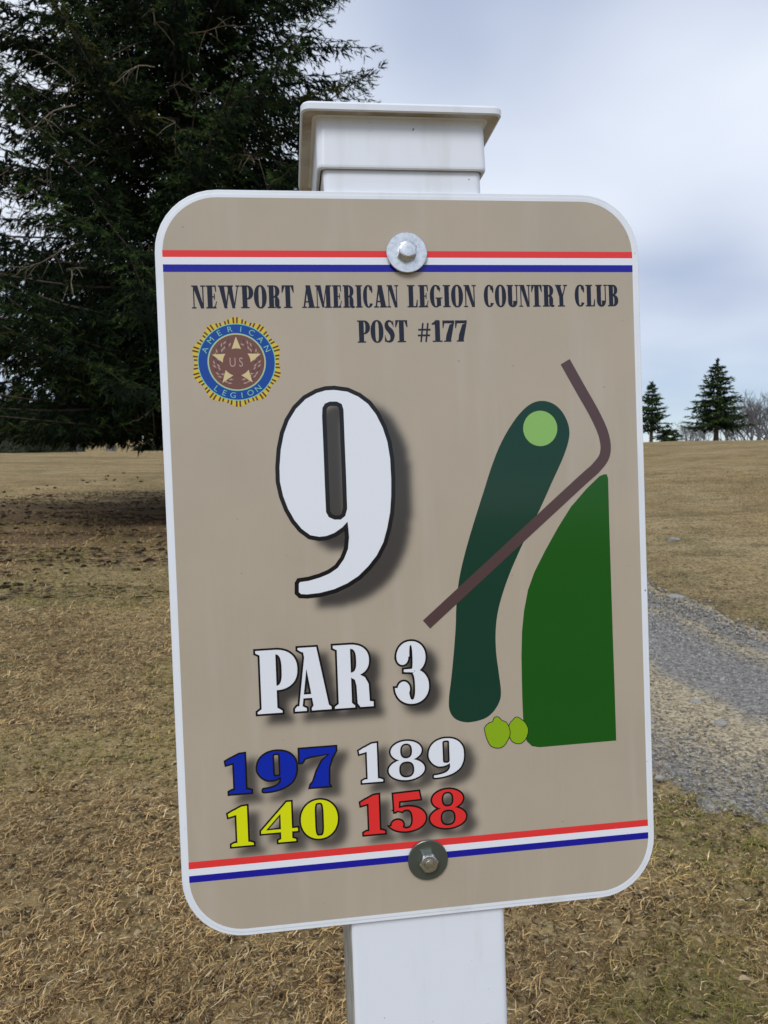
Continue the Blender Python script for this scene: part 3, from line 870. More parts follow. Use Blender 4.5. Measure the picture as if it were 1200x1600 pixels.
# rounded beige ends above and below the stripes
outl = rrect(295.6, 447.6, 33.5, 14)
TOPY, BOTY = 191.9, -191.9
for nm, sgn in (('beige_top', 1), ('beige_bottom', -1)):
    lim = 191.9
    pts = [p for p in outl if p[1] * sgn >= lim]
    # the outline's own points where it crosses the limit
    full = outl + [outl[0]]
    cross = []
    for p, q in zip(full, full[1:]):
        if (p[1] * sgn - lim) * (q[1] * sgn - lim) < 0:
            t_ = (lim * sgn - p[1]) / (q[1] - p[1]); cross.append((p[0] + t_ * (q[0] - p[0]), lim * sgn))
    pts = pts + cross
    cxm = (0, (lim + 12) * sgn)
    pts.sort(key=lambda p: math.atan2(p[1] - cxm[1], p[0] - cxm[0]))
    pb = PB(); pb.flat([pts], 0.0)
    pb.build('beige_end', [M['ink_beige']], panel)

STR = [('ink_red', 187.9, 192.0), ('ink_white', 183.5, 187.9), ('ink_blue', 179.0, 183.5)]
for m_, y0, y1 in STR:
    pb = PB(); pb.flat([[(-147.9, y0), (147.9, y0), (147.9, y1), (-147.9, y1)]], 0.02); pb.build('stripe', [M[m_]], panel)
STR = [('ink_red', -183.6, -179.3), ('ink_white', -187.8, -183.6), ('ink_blue', -192.0, -187.8)]
for m_, y0, y1 in STR:
    pb = PB(); pb.flat([[(-147.9, y0), (147.9, y0), (147.9, y1), (-147.9, y1)]], 0.02); pb.build('stripe', [M[m_]], panel)


def smooth_closed(p, n=6):
    P = np.array(p, float); m = len(P); out = []
    for k in range(m):
        a, b, c_, d_ = P[k - 1], P[k], P[(k + 1) % m], P[(k + 2) % m]
        for q in range(n):
            u = q / n
            out.append(tuple(0.5 * (2 * b + (-a + c_) * u + (2 * a - 5 * b + 4 * c_ - d_) * u * u + (-a + 3 * b - 3 * c_ + d_) * u ** 3)))
    return out


FAIR = [(84.7, 97.2), (92.4, 94.9), (98.3, 89.0), (101.8, 80.5), (101.6, 72.2), (97.4, 60.6), (89.1, 44.2), (80.8, 27.8), (71.6, 11.4), (62.4, -6.5), (56.0, -21.2), (51.2, -36.0), (49.2, -49.2), (49.1, -62.6), (50.4, -76.0), (51.4, -87.8), (50.1, -94.4), (45.6, -100.8), (39.5, -104.6), (30.1, -106.1), (23.4, -104.6), (19.3, -101.4), (17.3, -96.3), (17.5, -88.8), (19.3, -77.3), (21.5, -60.8), (23.3, -44.4), (24.2, -31.2), (26.5, -14.7), (31.3, 3.2), (37.9, 22.8), (44.4, 40.7), (49.1, 53.8), (54.6, 66.8), (61.0, 78.2), (69.0, 88.8), (76.9, 95.3)]
ROUGH = [(124.6, 48.9), (126.4, 48.9), (127.3, 46.2), (127.2, 14.2), (127.3, -19.7), (127.4, -53.8), (127.6, -87.9), (127.7, -125.3), (100.3, -125.5), (75.8, -125.7), (70.7, -124.6), (67.3, -121.0), (65.5, -114.1), (65.3, -92.1), (65.6, -66.9), (66.5, -50.2), (68.3, -36.9), (71.3, -23.7), (76.0, -12.2), (83.4, 0.9), (92.5, 15.6), (101.6, 28.6), (112.5, 40.0), (121.5, 47.8)]
TEE1 = [(48.9, -103.9), (51.4, -106.3), (54.3, -107.9), (56.1, -111.7), (56.4, -115.9), (54.4, -120.0), (51.7, -123.1), (47.8, -124.0), (43.5, -122.2), (41.3, -118.1), (40.1, -113.8), (39.9, -110.1), (42.8, -107.3), (45.1, -106.7), (46.4, -104.2)]
TEE2 = [(61.8, -105.0), (64.3, -106.7), (66.8, -109.1), (68.6, -113.5), (67.4, -118.4), (64.7, -121.6), (61.2, -122.2), (57.8, -120.6), (56.2, -117.6), (55.5, -113.3), (56.2, -109.2), (58.3, -106.8), (60.1, -105.2)]
pb = PB(); pb.flat([smooth_closed(FAIR)], 0.05); pb.build('map_fairway', [M['ink_fair']], panel)
pb = PB(); pb.flat([ell(82.8, 79.6, 11.3, 11.3, 48)], 0.10); pb.build('map_green', [M['ink_green']], panel)
pb = PB(); pb.flat([ROUGH], 0.05); pb.build('map_rough', [M['ink_rough']], panel)
pb = PB(); pb.flat(stroke([(100.7, 121.9), (110.2, 104.6), (120.0, 86.8), (125.4, 73.2), (125.6, 62.0), (119.6, 53.6), (107.3, 43.5), (56.0, 0.8), (4.6, -42.0)], [3.5] * 9, 8), 0.15)
pb.build('map_path', [M['ink_path']], panel)
for k, t_ in enumerate((TEE2, TEE1)):
    pb = PB(); c_ = smooth_closed(t_, 4)
    pb.flat([c_], 0.16 + 0.12 * k, 0); pb.ribbon(c_, 0.22, 0.20 + 0.12 * k, 1)
    pb.build('map_tee', [M['ink_tee'], M['ink_black']], panel)

# --- emblem
EX, EY = -106.6, 124.6
pb = PB()
EM = ['ink_gold', 'ink_brown', 'ink_eblue', 'ink_teal', 'ink_mauve', 'ink_cream', 'ink_us', 'ink_path']
NRAY = 150
for k in range(NRAY):
    a0, a1 = R_(360 / NRAY * k), R_(360 / NRAY * (k + 1))
    am = (a0 + a1) / 2 - math.pi / 2
    ph = (am / (2 * math.pi) * 10) % 1.0
    ro = 25.0 + 2.4 * abs(ph - 0.5) * 2          # ten clusters of rays, longest where they meet
    mi = 1 if k % 5 in (1, 3) else 0
    if abs(ph - 0.5) > 0.45: mi = 0
    ri = 22.7
    pts = [(EX + ri * math.cos(a0), EY + ri * math.sin(a0), 0.04), (EX + ro * math.cos(a0), EY + ro * math.sin(a0), 0.04), (EX + ro * math.cos(a1), EY + ro * math.sin(a1), 0.04), (EX + ri * math.cos(a1), EY + ri * math.sin(a1), 0.04)]
    pb.add(pts, [(0, 1, 2, 3)], mi)
pb.flat([ell(EX, EY, 23.4, 23.4, 72)], 0.05, 3)
pb.flat([ell(EX, EY, 22.8, 22.8, 72)], 0.07, 2)
pb.flat([ell(EX, EY, 17.5, 17.5, 72)], 0.09, 3)
pb.flat([ell(EX, EY, 17.0, 17.0, 72)], 0.105, 5)
pb.flat([ell(EX, EY, 16.6, 16.6, 72)], 0.12, 4)
rr = random.Random(5)
for side in (-1, 1):                                   # laurel leaves round the star
    for k in range(15):
        a = R_(-70 + 10 * k) if side > 0 else R_(250 - 10 * k)
        for q in (11.2, 13.6):
            c_ = (EX + q * math.cos(a), EY + q * math.sin(a)); t_ = a + side * (1.1 + rr.uniform(-.4, .4))
            lx, ly = math.cos(t_), math.sin(t_)
            pb.flat([[(c_[0] - lx * 1.5, c_[1] - ly * 1.5), (c_[0] - ly * .5, c_[1] + lx * .5), (c_[0] + lx * 1.5, c_[1] + ly * 1.5), (c_[0] + ly * .5, c_[1] - lx * .5)]], 0.135 + 0.001 * k, 6 if (k + int(q)) % 3 else 7)
star = [(EX + (15.4 if k % 2 == 0 else 6.4) * math.cos(R_(90 + 36 * k)), EY + (15.4 if k % 2 == 0 else 6.4) * math.sin(R_(90 + 36 * k))) for k in range(10)]
pb.flat([star], 0.165, 5)
pb.flat([ell(EX, EY, 8.3, 8.3, 48)], 0.185, 4)


def font_letter(pb, ch, cx_, cy_, ang, h, z, mi, squeeze=1.0):
    cu = bpy.data.curves.new('t', 'FONT'); cu.body = ch; cu.size = 1.0; cu.align_x = 'CENTER'; cu.resolution_u = 3
    ob = bpy.data.objects.new('t', cu); col.objects.link(ob)
    me = ob.to_mesh()
    ys = [v.co.y for v in me.vertices]
    k = h / 0.70
    ca, sa = math.cos(ang), math.sin(ang)
    v = []
    for q in me.vertices:
        x, y = q.co.x * k * squeeze, (q.co.y - 0.35) * k
        v.append((cx_ + x * ca - y * sa, cy_ + x * sa + y * ca, z))
    pb.add(v, [tuple(p.vertices) for p in me.polygons], mi)
    ob.to_mesh_clear(); bpy.data.objects.remove(ob); bpy.data.curves.remove(cu)


for k, ch in enumerate('AMERICAN'):
    a = R_(158 - k * 135 / 7)
    font_letter(pb, ch, EX + 20.15 * math.cos(a), EY + 20.15 * math.sin(a), a - math.pi / 2, 3.4, 0.20, 3, 1.1)
for k, ch in enumerate('LEGION'):
    a = R_(231 + k * 76 / 5)
    font_letter(pb, ch, EX + 20.15 * math.cos(a), EY + 20.15 * math.sin(a), a + math.pi / 2, 3.4, 0.20, 3, 1.1)
font_letter(pb, 'U', EX - 2.5, EY, 0, 5.6, 0.20, 6, 0.75)
font_letter(pb, 'S', EX + 2.5, EY, 0, 5.6, 0.20, 6, 0.75)
pb.build('emblem', [M[k] for k in EM], panel)


# --- washers and bolts
def bolt(cy, tilt, rot, recess, wmat):
    """fender washer with a hex head; tilt in degrees about the x axis"""
    def tl(p, pv=0.2):
        a = R_(tilt); y, z = p[1] - cy, p[2] - pv
        return (p[0], cy + y * math.cos(a) - z * math.sin(a), pv + y * math.sin(a) + z * math.cos(a))
    lift = 0.25 + 12.7 * math.sin(R_(abs(tilt)))
    pb = PB(); n = 56
    lv = [(12.4, 0.0), (12.75, 0.25), (12.75, 1.2), (12.4, 1.5), (6.0, 1.5)]
    ringv = []
    for r, z in lv:
        ringv.append([tl((r * math.cos(2 * math.pi * k / n), cy + r * math.sin(2 * math.pi * k / n), z + lift)) for k in range(n)])
    b0 = [p for q in ringv for p in q]
    fs = []
    for q in range(len(lv) - 1):
        for k in range(n):
            j_ = (k + 1) % n
            fs.append((q * n + k, q * n + j_, (q + 1) * n + j_, (q + 1) * n + k))
    fs.append(tuple((len(lv) - 1) * n + k for k in range(n)))
    pb.add(b0, fs)
    w = pb.build('washer', [wmat], root)
    # hex head, chamfered to a round top
    pb = PB(); n = 48
    def hexr(a, R):
        a = (a - R_(rot)) % (math.pi / 3) - math.pi / 6
        return R * math.cos(math.pi / 6) / math.cos(a)
    lv = [('h', 6.3, 1.4), ('h', 6.3, 5.2), ('c', 5.3, 6.3), ('c', 5.0, 6.45)]
    if recess: lv += [('c', 3.3, 6.5), ('c', 2.9, 6.1), ('c', 2.5, 7.2), ('c', 1.2, 7.35)]
    else: lv += [('c', 4.2, 6.75), ('c', 2.2, 6.9), ('c', 0.6, 6.95)]
    vv = []
    for kd, r, z in lv:
        for k in range(n):
            a = 2 * math.pi * k / n
            q = hexr(a, r) if kd == 'h' else min(r, hexr(a, 6.3))
            vv.append(tl((q * math.cos(a), cy + q * math.sin(a), z + lift)))
    fs = []
    for q in range(len(lv) - 1):
        for k in range(n):
            j_ = (k + 1) % n
            fs.append((q * n + k, q * n + j_, (q + 1) * n + j_, (q + 1) * n + k))
    fs.append(tuple((len(lv) - 1) * n + k for k in range(n)))
    pb.add(vv, fs)
    h = pb.build('bolt_head', [M['zinc']], w)
    return w


bolt(190.4, -3.0, 22, False, M['zinc'])
bolt(-191.3, 1.2, 6, True, simple('dark_olive_metal', (0.11, 0.13, 0.11), 0.3, metal=0.6))  # lower washer is darker and greener than the upper one


# ------------------------------------------------------------------ trees
def tube(path_pts, radii, sides=6):
    P = np.array(path_pts, float); n = len(P)
    T = np.gradient(P, axis=0); T /= np.linalg.norm(T, axis=1)[:, None] + 1e-9
    ref = np.where(np.abs(T[:, 2:3]) > 0.9, np.array([[1., 0, 0]]), np.array([[0, 0, 1.]]))
    U = np.cross(T, ref); U /= np.linalg.norm(U, axis=1)[:, None] + 1e-9
    W = np.cross(T, U)
    a = np.arange(sides) * 2 * math.pi / sides
    V = P[:, None] + (U[:, None] * np.cos(a)[None, :, None] + W[:, None] * np.sin(a)[None, :, None]) * np.asarray(radii)[:, None, None]
    q = []
    for k in range(n - 1):
        for s in range(sides):
            t = (s + 1) % sides
            q.append((k * sides + s, k * sides + t, (k + 1) * sides + t, (k + 1) * sides + s))
    return V.reshape(-1, 3), q


class Wood:
    def __init__(s): s.v, s.q, s.n = [], [], 0

    def add(s, pts, radii, sides=4):
        v, q = tube(pts, radii, sides)
        s.v.append(v); s.q.append(np.array(q) + s.n); s.n += len(v)

    def mesh(s, name, mats): return mesh_np(name, np.vstack(s.v), None, np.vstack(s.q), mats, smooth=True)


def shoot_mesh(P, D, Ln, Rd, colr, g, spikes=6, spikel=0.030, spikew=0.0045):
    """needle-clad shoots: a slim three-sided spindle with needle blades standing off it"""
    n = len(P)
    D = D / (np.linalg.norm(D, axis=1)[:, None] + 1e-9)
    ref = np.where(np.abs(D[:, 2:3]) > 0.9, np.array([[1., 0, 0]]), np.array([[0, 0, 1.]]))
    U = np.cross(D, ref); U /= np.linalg.norm(U, axis=1)[:, None] + 1e-9
    W = np.cross(D, U)
    vs_ = []
    ph = g.random(n) * 6.28
    mid_ = P + D * (Ln * 0.42)[:, None]; end_ = P + D * Ln[:, None]
    tri = []
    for k in range(2):
        a = ph + k * 1.571
        o_ = (U * np.cos(a)[:, None] + W * np.sin(a)[:, None]) * Rd[:, None]
        vs_ += [P, mid_ + o_, end_, mid_ - o_]
        tri += [(k * 4, k * 4 + 1, k * 4 + 2), (k * 4, k * 4 + 2, k * 4 + 3)]
    b = 8
    for k in range(spikes):
        a = ph + k * 2.4 + g.normal(0, .3, n)
        s = (k + 0.6) / spikes
        o = P + D * (Ln * s)[:, None]
        rdir = U * np.cos(a)[:, None] + W * np.sin(a)[:, None]
        side = np.cross(D, rdir)
        tip = o + (rdir * 0.85 + D * 0.6) * (spikel * (0.7 + 0.6 * g.random(n)))[:, None]
        vs_ += [o + side * spikew, o - side * spikew, tip]
        tri.append((b, b + 1, b + 2)); b += 3
    V = np.stack(vs_, 1).reshape(-1, 3)
    F = (np.array(tri)[None] + (np.arange(n) * b)[:, None, None]).reshape(-1, 3)
    return V, F, np.repeat(colr, b, 0)


def spruce(name, x, y, H, Rm, zlow, seed, dz, nbr, bstep, sstep, sl, sr, label, group=None, ztop_fine=None, power=0.8, droop=1.0, hang=0.5, trunk_r=0.27, spikes=6, spike=(0.030, 0.0045), bush=False, sparse=1.0, tone=1.0, inner=0):
    g = np.random.default_rng(seed)
    z0 = float(gz(x, y))
    rt = empty(name, (x, y, z0))
    tr = Wood()
    zz = np.linspace(-0.15, H, 14)
    rad_ = trunk_r * np.clip(1 - zz / H, 0.02, 1) ** 0.85; rad_[0] *= 1.35
    tr.add(np.c_[np.sin(zz * .4) * .03, np.cos(zz * .5) * .03 - .03, zz], rad_, 10)
    br = tr; SP, SD, SL, SC_, SR_ = [], [], [], [], []
    z = zlow
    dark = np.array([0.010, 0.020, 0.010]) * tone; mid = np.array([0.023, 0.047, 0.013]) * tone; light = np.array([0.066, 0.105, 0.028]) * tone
    while z < H * 0.985:
        fine = ztop_fine is None or z < ztop_fine
        fz = z / H
        Lb = Rm * (1 - fz) ** power + 0.03 * H * (fz < .97) * (1 - fz)
        if z < zlow + 0.08 * H: Lb *= 0.92 + 0.08 * (z - zlow) / (0.08 * H)
        nn = max(3, int(nbr * (0.6 + 0.4 * (1 - fz)) * (1 if fine else 0.6)))
        ph0 = g.random() * 6.28
        for bq in range(nn):
            ph = ph0 + bq * 2 * math.pi / nn + g.normal(0, 0.14)
            Lk = Lb * (g.uniform(0.84, 1.0) if H > 10 else g.uniform(0.80, 1.05))
            dn_ = 0.45 if (H > 10 and math.sin(ph) > 0.35) else 1.0     # fewer sprays on the far side of the big tree
            zb = z + g.uniform(-.5, .5) * dz
            a_ = (-0.42 * (1 - fz) ** 1.2 + 0.38 * fz) * droop + g.normal(0, .06)
            b_ = (0.22 * (1 - fz) + 0.05) * droop + g.normal(0, .04)
            u = np.linspace(0, 1, 7)
            wob = np.cumsum(g.normal(0, .03, 7)) * Lk * .35
            hx = Lk * u * (0.97)
            pts = np.c_[np.cos(ph) * hx - np.sin(ph) * wob, np.sin(ph) * hx + np.cos(ph) * wob, zb + Lk * (a_ * u + b_ * u ** 2)]
            if H > 10: pts[:, 2] = np.maximum(pts[:, 2], 1.42 + 0.2 * g.random())
            r0 = 0.0075 * Lk + 0.005
            br.add(pts, r0 * (1 - 0.85 * u), 3)
            btone = g.uniform(.6, 1.45); dead = H > 10 and g.random() < .05
            # dark needles and hanging sprays close to the trunk
            ni = int(inner * Lk * dn_)
            if ni:
                s = g.uniform(.06, .85, ni)
                pp = np.stack([np.interp(s, u, pts[:, k]) for k in range(3)], 1)
                off = g.normal(0, 1, (ni, 3)) * (0.10 * Lk * (1.05 - s))[:, None]
                off[:, 2] = -np.abs(off[:, 2]) * .6
                SP.append(pp + off)
                dv = np.c_[np.full(ni, np.cos(ph)), np.full(ni, np.sin(ph)), np.zeros(ni)] * .6 + g.normal(0, .45, (ni, 3)); dv[:, 2] -= hang * 1.3
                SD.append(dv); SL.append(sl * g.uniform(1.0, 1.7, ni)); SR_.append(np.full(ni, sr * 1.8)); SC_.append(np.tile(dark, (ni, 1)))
            # branchlets
            nbk = max(4, int(Lk / bstep * (1 if fine else 0.45) * dn_))
            s = np.linspace(0.16, 1.0, nbk) + g.normal(0, .012, nbk); s = np.clip(s, 0.1, 1)
            o = np.stack([np.interp(s, u, pts[:, k]) for k in range(3)], 1)
            fw = np.gradient(pts, axis=0); fw /= np.linalg.norm(fw, axis=1)[:, None]
            f_ = np.stack([np.interp(s, u, fw[:, k]) for k in range(3)], 1)
            lat = np.stack([-f_[:, 1], f_[:, 0], np.zeros(nbk)], 1); lat /= np.linalg.norm(lat, axis=1)[:, None] + 1e-9
            sd = np.where(np.arange(nbk) % 2, 1.0, -1.0)
            dn = g.uniform(0.0, 1.0, nbk) * hang * (1.3 - 0.6 * s)
            dirv = f_ * g.uniform(.35, .8, nbk)[:, None] + lat * (sd * g.uniform(.4, .9, nbk))[:, None]
            dirv[:, 2] -= dn
            dirv[s > 0.97] = f_[s > 0.97]
            dirv /= np.linalg.norm(dirv, axis=1)[:, None]
            bl = (0.10 + 0.26 * Lk * (1.08 - s) ** 0.8 * (0.4 + 0.6 * np.sin(np.pi * np.clip(s + .25, 0, 1)))) * g.uniform(.55, 1.25, nbk)
            bl = np.clip(bl, min(sl * 1.2, 0.35 * Lk + 0.04), 1.25 * max(1, Rm / 6))
            ks = min(1.0, 0.35 + 2.2 * Lk / Rm)
            for k in range(nbk):
                if g.random() > sparse: continue
                ms = max(2, int(bl[k] / sstep))
                t = (np.arange(ms) + g.random(ms) * .6 + 0.4) / ms
                dd = dirv[k]
                pp = o[k] + dd * (bl[k] * t)[:, None]
                pp[:, 2] -= 0.28 * bl[k] * t ** 2 * hang
                ld = np.array([-dd[1], dd[0], 0]); ld /= np.linalg.norm(ld) + 1e-9
                for sgn in (-1, 1):
                    sdv = dd * g.uniform(.5, 1.1, ms)[:, None] + ld * (sgn * g.uniform(.3, .9, ms))[:, None]
                    sdv[:, 2] += g.normal(-0.22 * hang, .22, ms)
                    SP.append(pp + g.normal(0, .01, (ms, 3))); SD.append(sdv); SL.append(sl * ks * g.uniform(.6, 1.3, ms)); SR_.append(np.full(ms, sr))
                    # needles run from dark inside to younger, lighter tips
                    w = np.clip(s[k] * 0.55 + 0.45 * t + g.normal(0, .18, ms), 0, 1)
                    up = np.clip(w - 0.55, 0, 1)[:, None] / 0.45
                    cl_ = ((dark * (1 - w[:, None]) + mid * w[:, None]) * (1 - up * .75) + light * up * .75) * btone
                    if dead: cl_ = cl_ * np.array([1.55, 1.0, .8])
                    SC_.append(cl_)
        z += dz * g.uniform(.85, 1.15) * (1 if fine else 1.6)
    nt_ = 40                                                   # the leader at the very top
    SP.append(np.c_[np.zeros(nt_), np.zeros(nt_), H * g.uniform(.93, 1.0, nt_)]); SD.append(np.c_[g.normal(0, .35, (nt_, 2)), np.ones(nt_)])
    SL.append(sl * g.uniform(.5, 1.0, nt_)); SR_.append(np.full(nt_, sr)); SC_.append(np.tile(mid, (nt_, 1)))
    SP, SD, SL, SC_, SR_ = np.vstack(SP), np.vstack(SD), np.concatenate(SL), np.vstack(SC_), np.concatenate(SR_)
    lo = (1.30 if H > 10 else 0.7) if not bush else 0.03
    kp = SP[:, 2] > lo + g.random(len(SP)) * 0.25 if not bush else SP[:, 2] > lo
    SP, SD, SL, SC_, SR_ = SP[kp], SD[kp], SL[kp], SC_[kp], SR_[kp]
    SC_ *= g.uniform(.75, 1.25, (len(SC_), 1))
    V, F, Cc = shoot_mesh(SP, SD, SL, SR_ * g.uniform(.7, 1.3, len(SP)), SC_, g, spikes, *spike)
    obj('trunk', tr.mesh('trunk', [M['bark']]), rt)
    cr_ = obj('crown', mesh_np('crown', V, F, None, [M['needle']], colors=Cc), rt)
    tag(rt, label, 'tree', group)
    return rt, len(F)


big, nf_ = spruce('spruce_tree', -3.85, 14.4, 20.5, 6.2, 1.75, 14, 0.30, 10, 0.115, 0.098, 0.150, 0.0125, hang=0.7, inner=31, power=1.0, spikes=8, spike=(0.050, 0.0075), tone=0.9, label=
                  'huge dark spruce with drooping branches behind the sign on the left', ztop_fine=11.5)
print('big spruce triangles', nf_)
# dead grey twigs hanging bare among the lower branches
dw = Wood(); gq_ = np.random.default_rng(8)
for k in range(90):
    a = gq_.uniform(math.radians(180), math.radians(330)); r0 = gq_.uniform(0.6, 3.6); z = gq_.uniform(1.8, 8.0)
    ln = gq_.uniform(0.5, 1.5); p = np.array([math.cos(a) * r0, math.sin(a) * r0, z]); d = np.array([math.cos(a + gq_.normal(0, .6)), math.sin(a + gq_.normal(0, .6)), gq_.normal(-.25, .25)])
    pts = [p]
    for s in range(5):
        d = d + gq_.normal(0, .16, 3) + np.array([0, 0, -.05]); d /= np.linalg.norm(d); p = p + d * ln / 5; pts.append(p)
        if s > 0:
            for q in range(2):
                e_ = d * .6 + gq_.normal(0, .6, 3); e_ /= np.linalg.norm(e_)
                l2 = gq_.uniform(.12, .40); pm = p + e_ * l2 * .5 + np.array([0, 0, -.02])
                dw.add([p, pm, p + e_ * l2 + np.array([0, 0, -.09])], [.005, .004, .002], 3)
    dw.add(pts, np.linspace(.011, .004, 6), 3)
obj('dead_twigs', dw.mesh('dead_twigs', [M['twig']]), big)

FAR = dict(bstep=0.20, sstep=0.20, sl=0.27, sr=0.034, spikes=6, spike=(0.11, 0.022), tone=1.0, inner=4)


def at(px, d):
    """a ground spot seen at photo column px, d metres out"""
    a = (px - 600) / 1170
    return a * d, d


x, y = at(1117, 50)
spruce('spruce_tree', x, y, 5.3, 2.25, 0.9, 21, 0.25, 9, label='broad dark spruce standing alone on the crest at the right', group='spruces on the far crest', hang=0.12, trunk_r=0.17, power=0.92, droop=0.2, **FAR)
x, y = at(1016, 51)
spruce('spruce_tree', x, y, 3.95, 1.25, 0.72, 22, 0.25, 8, label='narrow dark spruce on the crest beside the right edge of the sign', group='spruces on the far crest', hang=0.12, trunk_r=0.12, power=0.9, droop=0.2, **FAR)
x, y = at(1041, 52)
spruce('spruce_tree', x, y, 1.05, 0.85, 0.15, 23, 0.2, 7, label='low shrubby young spruce between the two spruces on the crest', group='spruces on the far crest', hang=0.2, trunk_r=0.06, power=0.5, droop=-0.3, bush=True, **FAR)


def bare_tree(name, x, y, H, seed, label, group=None, spread=0.55, tr_=None, depth=5, cat='tree', stems=1):
    g = np.random.default_rng(seed)
    z0 = float(gz(x, y)); rt = empty(name, (x, y, z0))
    tk, bw = Wood(), Wood()
    r0 = tr_ or H * 0.018

    def grow(p, d, ln, r, lv):
        pts = [p]; n = 4
        for s in range(n):
            d = d + g.normal(0, .10, 3) + np.array([0, 0, .05]); d /= np.linalg.norm(d)
            p = p + d * ln / n; pts.append(p)
        (tk if lv == 0 else bw).add(pts, np.linspace(r, r * .62, n + 1), 7 if lv == 0 else 3)
        if lv >= depth: return
        for q in range(3 if lv < 3 else 2 + int(g.random() < .5)):
            nd = d * 0.9 + g.normal(0, spread, 3); nd[2] = abs(nd[2]) * .6 + .25; nd /= np.linalg.norm(nd)
            st_ = pts[-1] if q == 0 else pts[-1 - int(g.integers(0, 2))]
            grow(st_, nd, ln * g.uniform(.62, .82), max(r * .58, 0.012), lv + 1)
    for q in range(stems):
        d0 = np.array([g.normal(0, .18 if stems > 1 else .04), g.normal(0, .18 if stems > 1 else .04), 1.0])
        grow(np.array([g.normal(0, .12) if stems > 1 else 0, 0, -.2]), d0 / np.linalg.norm(d0), H * .27, r0, 0)
    obj('trunk', tk.mesh('trunk', [M['bare']]), rt)
    obj('crown', bw.mesh('crown', [M['bare']]), rt)
    tag(rt, label, cat, group)
    return rt


# bare wood behind the crest on the right
BT = [(1075, 88, 5.0, 41, 'small bare tree just left of the broad crest spruce'),
      (1098, 92, 5.2, 42, 'small bare tree showing behind the trunk of the broad crest spruce'),
      (1133, 86, 5.6, 43, 'bare tree just right of the trunk of the broad crest spruce'),
      (1150, 90, 6.6, 44, 'bare tree under the right branches of the broad crest spruce'),
      (1168, 84, 7.2, 45, 'dense bare tree third from the right edge of the picture'),
      (1184, 88, 8.4, 46, 'tall bare tree second from the right edge of the picture'),
      (1200, 82, 8.2, 47, 'tall bare tree cut by the right edge of the picture'),
      (1218, 85, 8.0, 48, 'bare tree just outside the right edge of the picture')]
for px, d, H, sd_, lb in BT[:7]:
    x, y = at(px, d); bare_tree('bare_tree', x, y, H * 1.25, sd_, lb, 'bare trees behind the right crest', stems=3, spread=0.42)

# beyond the crest on the left, seen under the spruce
x, y = at(176, 60); bare_tree('bare_tree', x, y, 11, 51, 'grey bare tree with a thick trunk seen under the spruce', None, tr_=0.30)
x, y = at(122, 70); bare_tree('bare_shrub', x, y, 5.0, 52, 'pale grey bare shrub seen below the spruce branches', None, stems=5, spread=.5, cat='shrub', depth=5)
x, y = at(163, 75); bare_tree('bare_tree', x, y, 6, 53, 'thin bare sapling on the brown slope beyond the crest', None, tr_=0.10)


def shrub(name, x, y, rx, ry, rz, seed, n, leaf, c1, c2, label, group=None, cat='shrub'):
    g = np.random.default_rng(seed)
    z0 = float(gz(x, y)); rt = empty(name, (x, y, z0))
    a = g.random(n) * 6.28; ct = g.random(n); r = (0.35 + 0.65 * g.random(n) ** .4)
    lump = 0.75 + 0.35 * np.sin(a * 3 + seed) * np.cos(ct * 5 + seed)
    p = np.c_[np.cos(a) * np.sqrt(1 - ct ** 2) * rx * r * lump, np.sin(a) * np.sqrt(1 - ct ** 2) * ry * r * lump, ct * rz * r * lump + .03]
    d = g.normal(0, 1, (n, 3)); d[:, 2] = np.abs(d[:, 2])
    w = g.random((n, 1))
    V, F, C_ = shoot_mesh(p, d, leaf * g.uniform(.6, 1.4, n), np.full(n, leaf * .22), np.array(c1) * (1 - w) + np.array(c2) * w, g, 4, leaf * .5, leaf * .12)
    wd = Wood()
    for k in range(7):
        q = p[g.integers(0, n)]; wd.add([np.array([0, 0, -.1]), q * .5, q], [.03, .02, .008], 4)
    obj('stems', wd.mesh('stems', [M['bark']]), rt)
    obj('foliage', mesh_np('foliage', V, F, None, [M['leafy']], colors=C_), rt)
    tag(rt, label, cat, group)


x, y = at(238, 62); shrub('evergreen_shrub', x, y, 1.5, 1.2, 1.15, 61, 2600, .22, (.010, .020, .010), (.030, .050, .022), 'low dark evergreen shrub beside the left edge of the sign')
GS = [(-45, 78, 4.2, 4.9), (14, 80, 4.4, 5.2), (66, 83, 3.6, 4.6), (104, 86, 3.2, 4.0)]
GLB = ['grey-green bush at the left end of the far bush row, cut by the picture edge', 'grey-green bush in the far row at the left edge, beside the edge-cut one',
       'grey-green bush in the far row just left of the thick bare trunk', 'grey-green bush in the far row behind the thick bare trunk']
for k, (px, d, rx, rz) in enumerate(GS):
    x, y = at(px, d); shrub('bush', x, y, rx, rx * .7, rz, 70 + k, 4200, .34, (.045, .058, .030), (.10, .115, .075), GLB[k], 'grey-green bushes beyond the left crest')
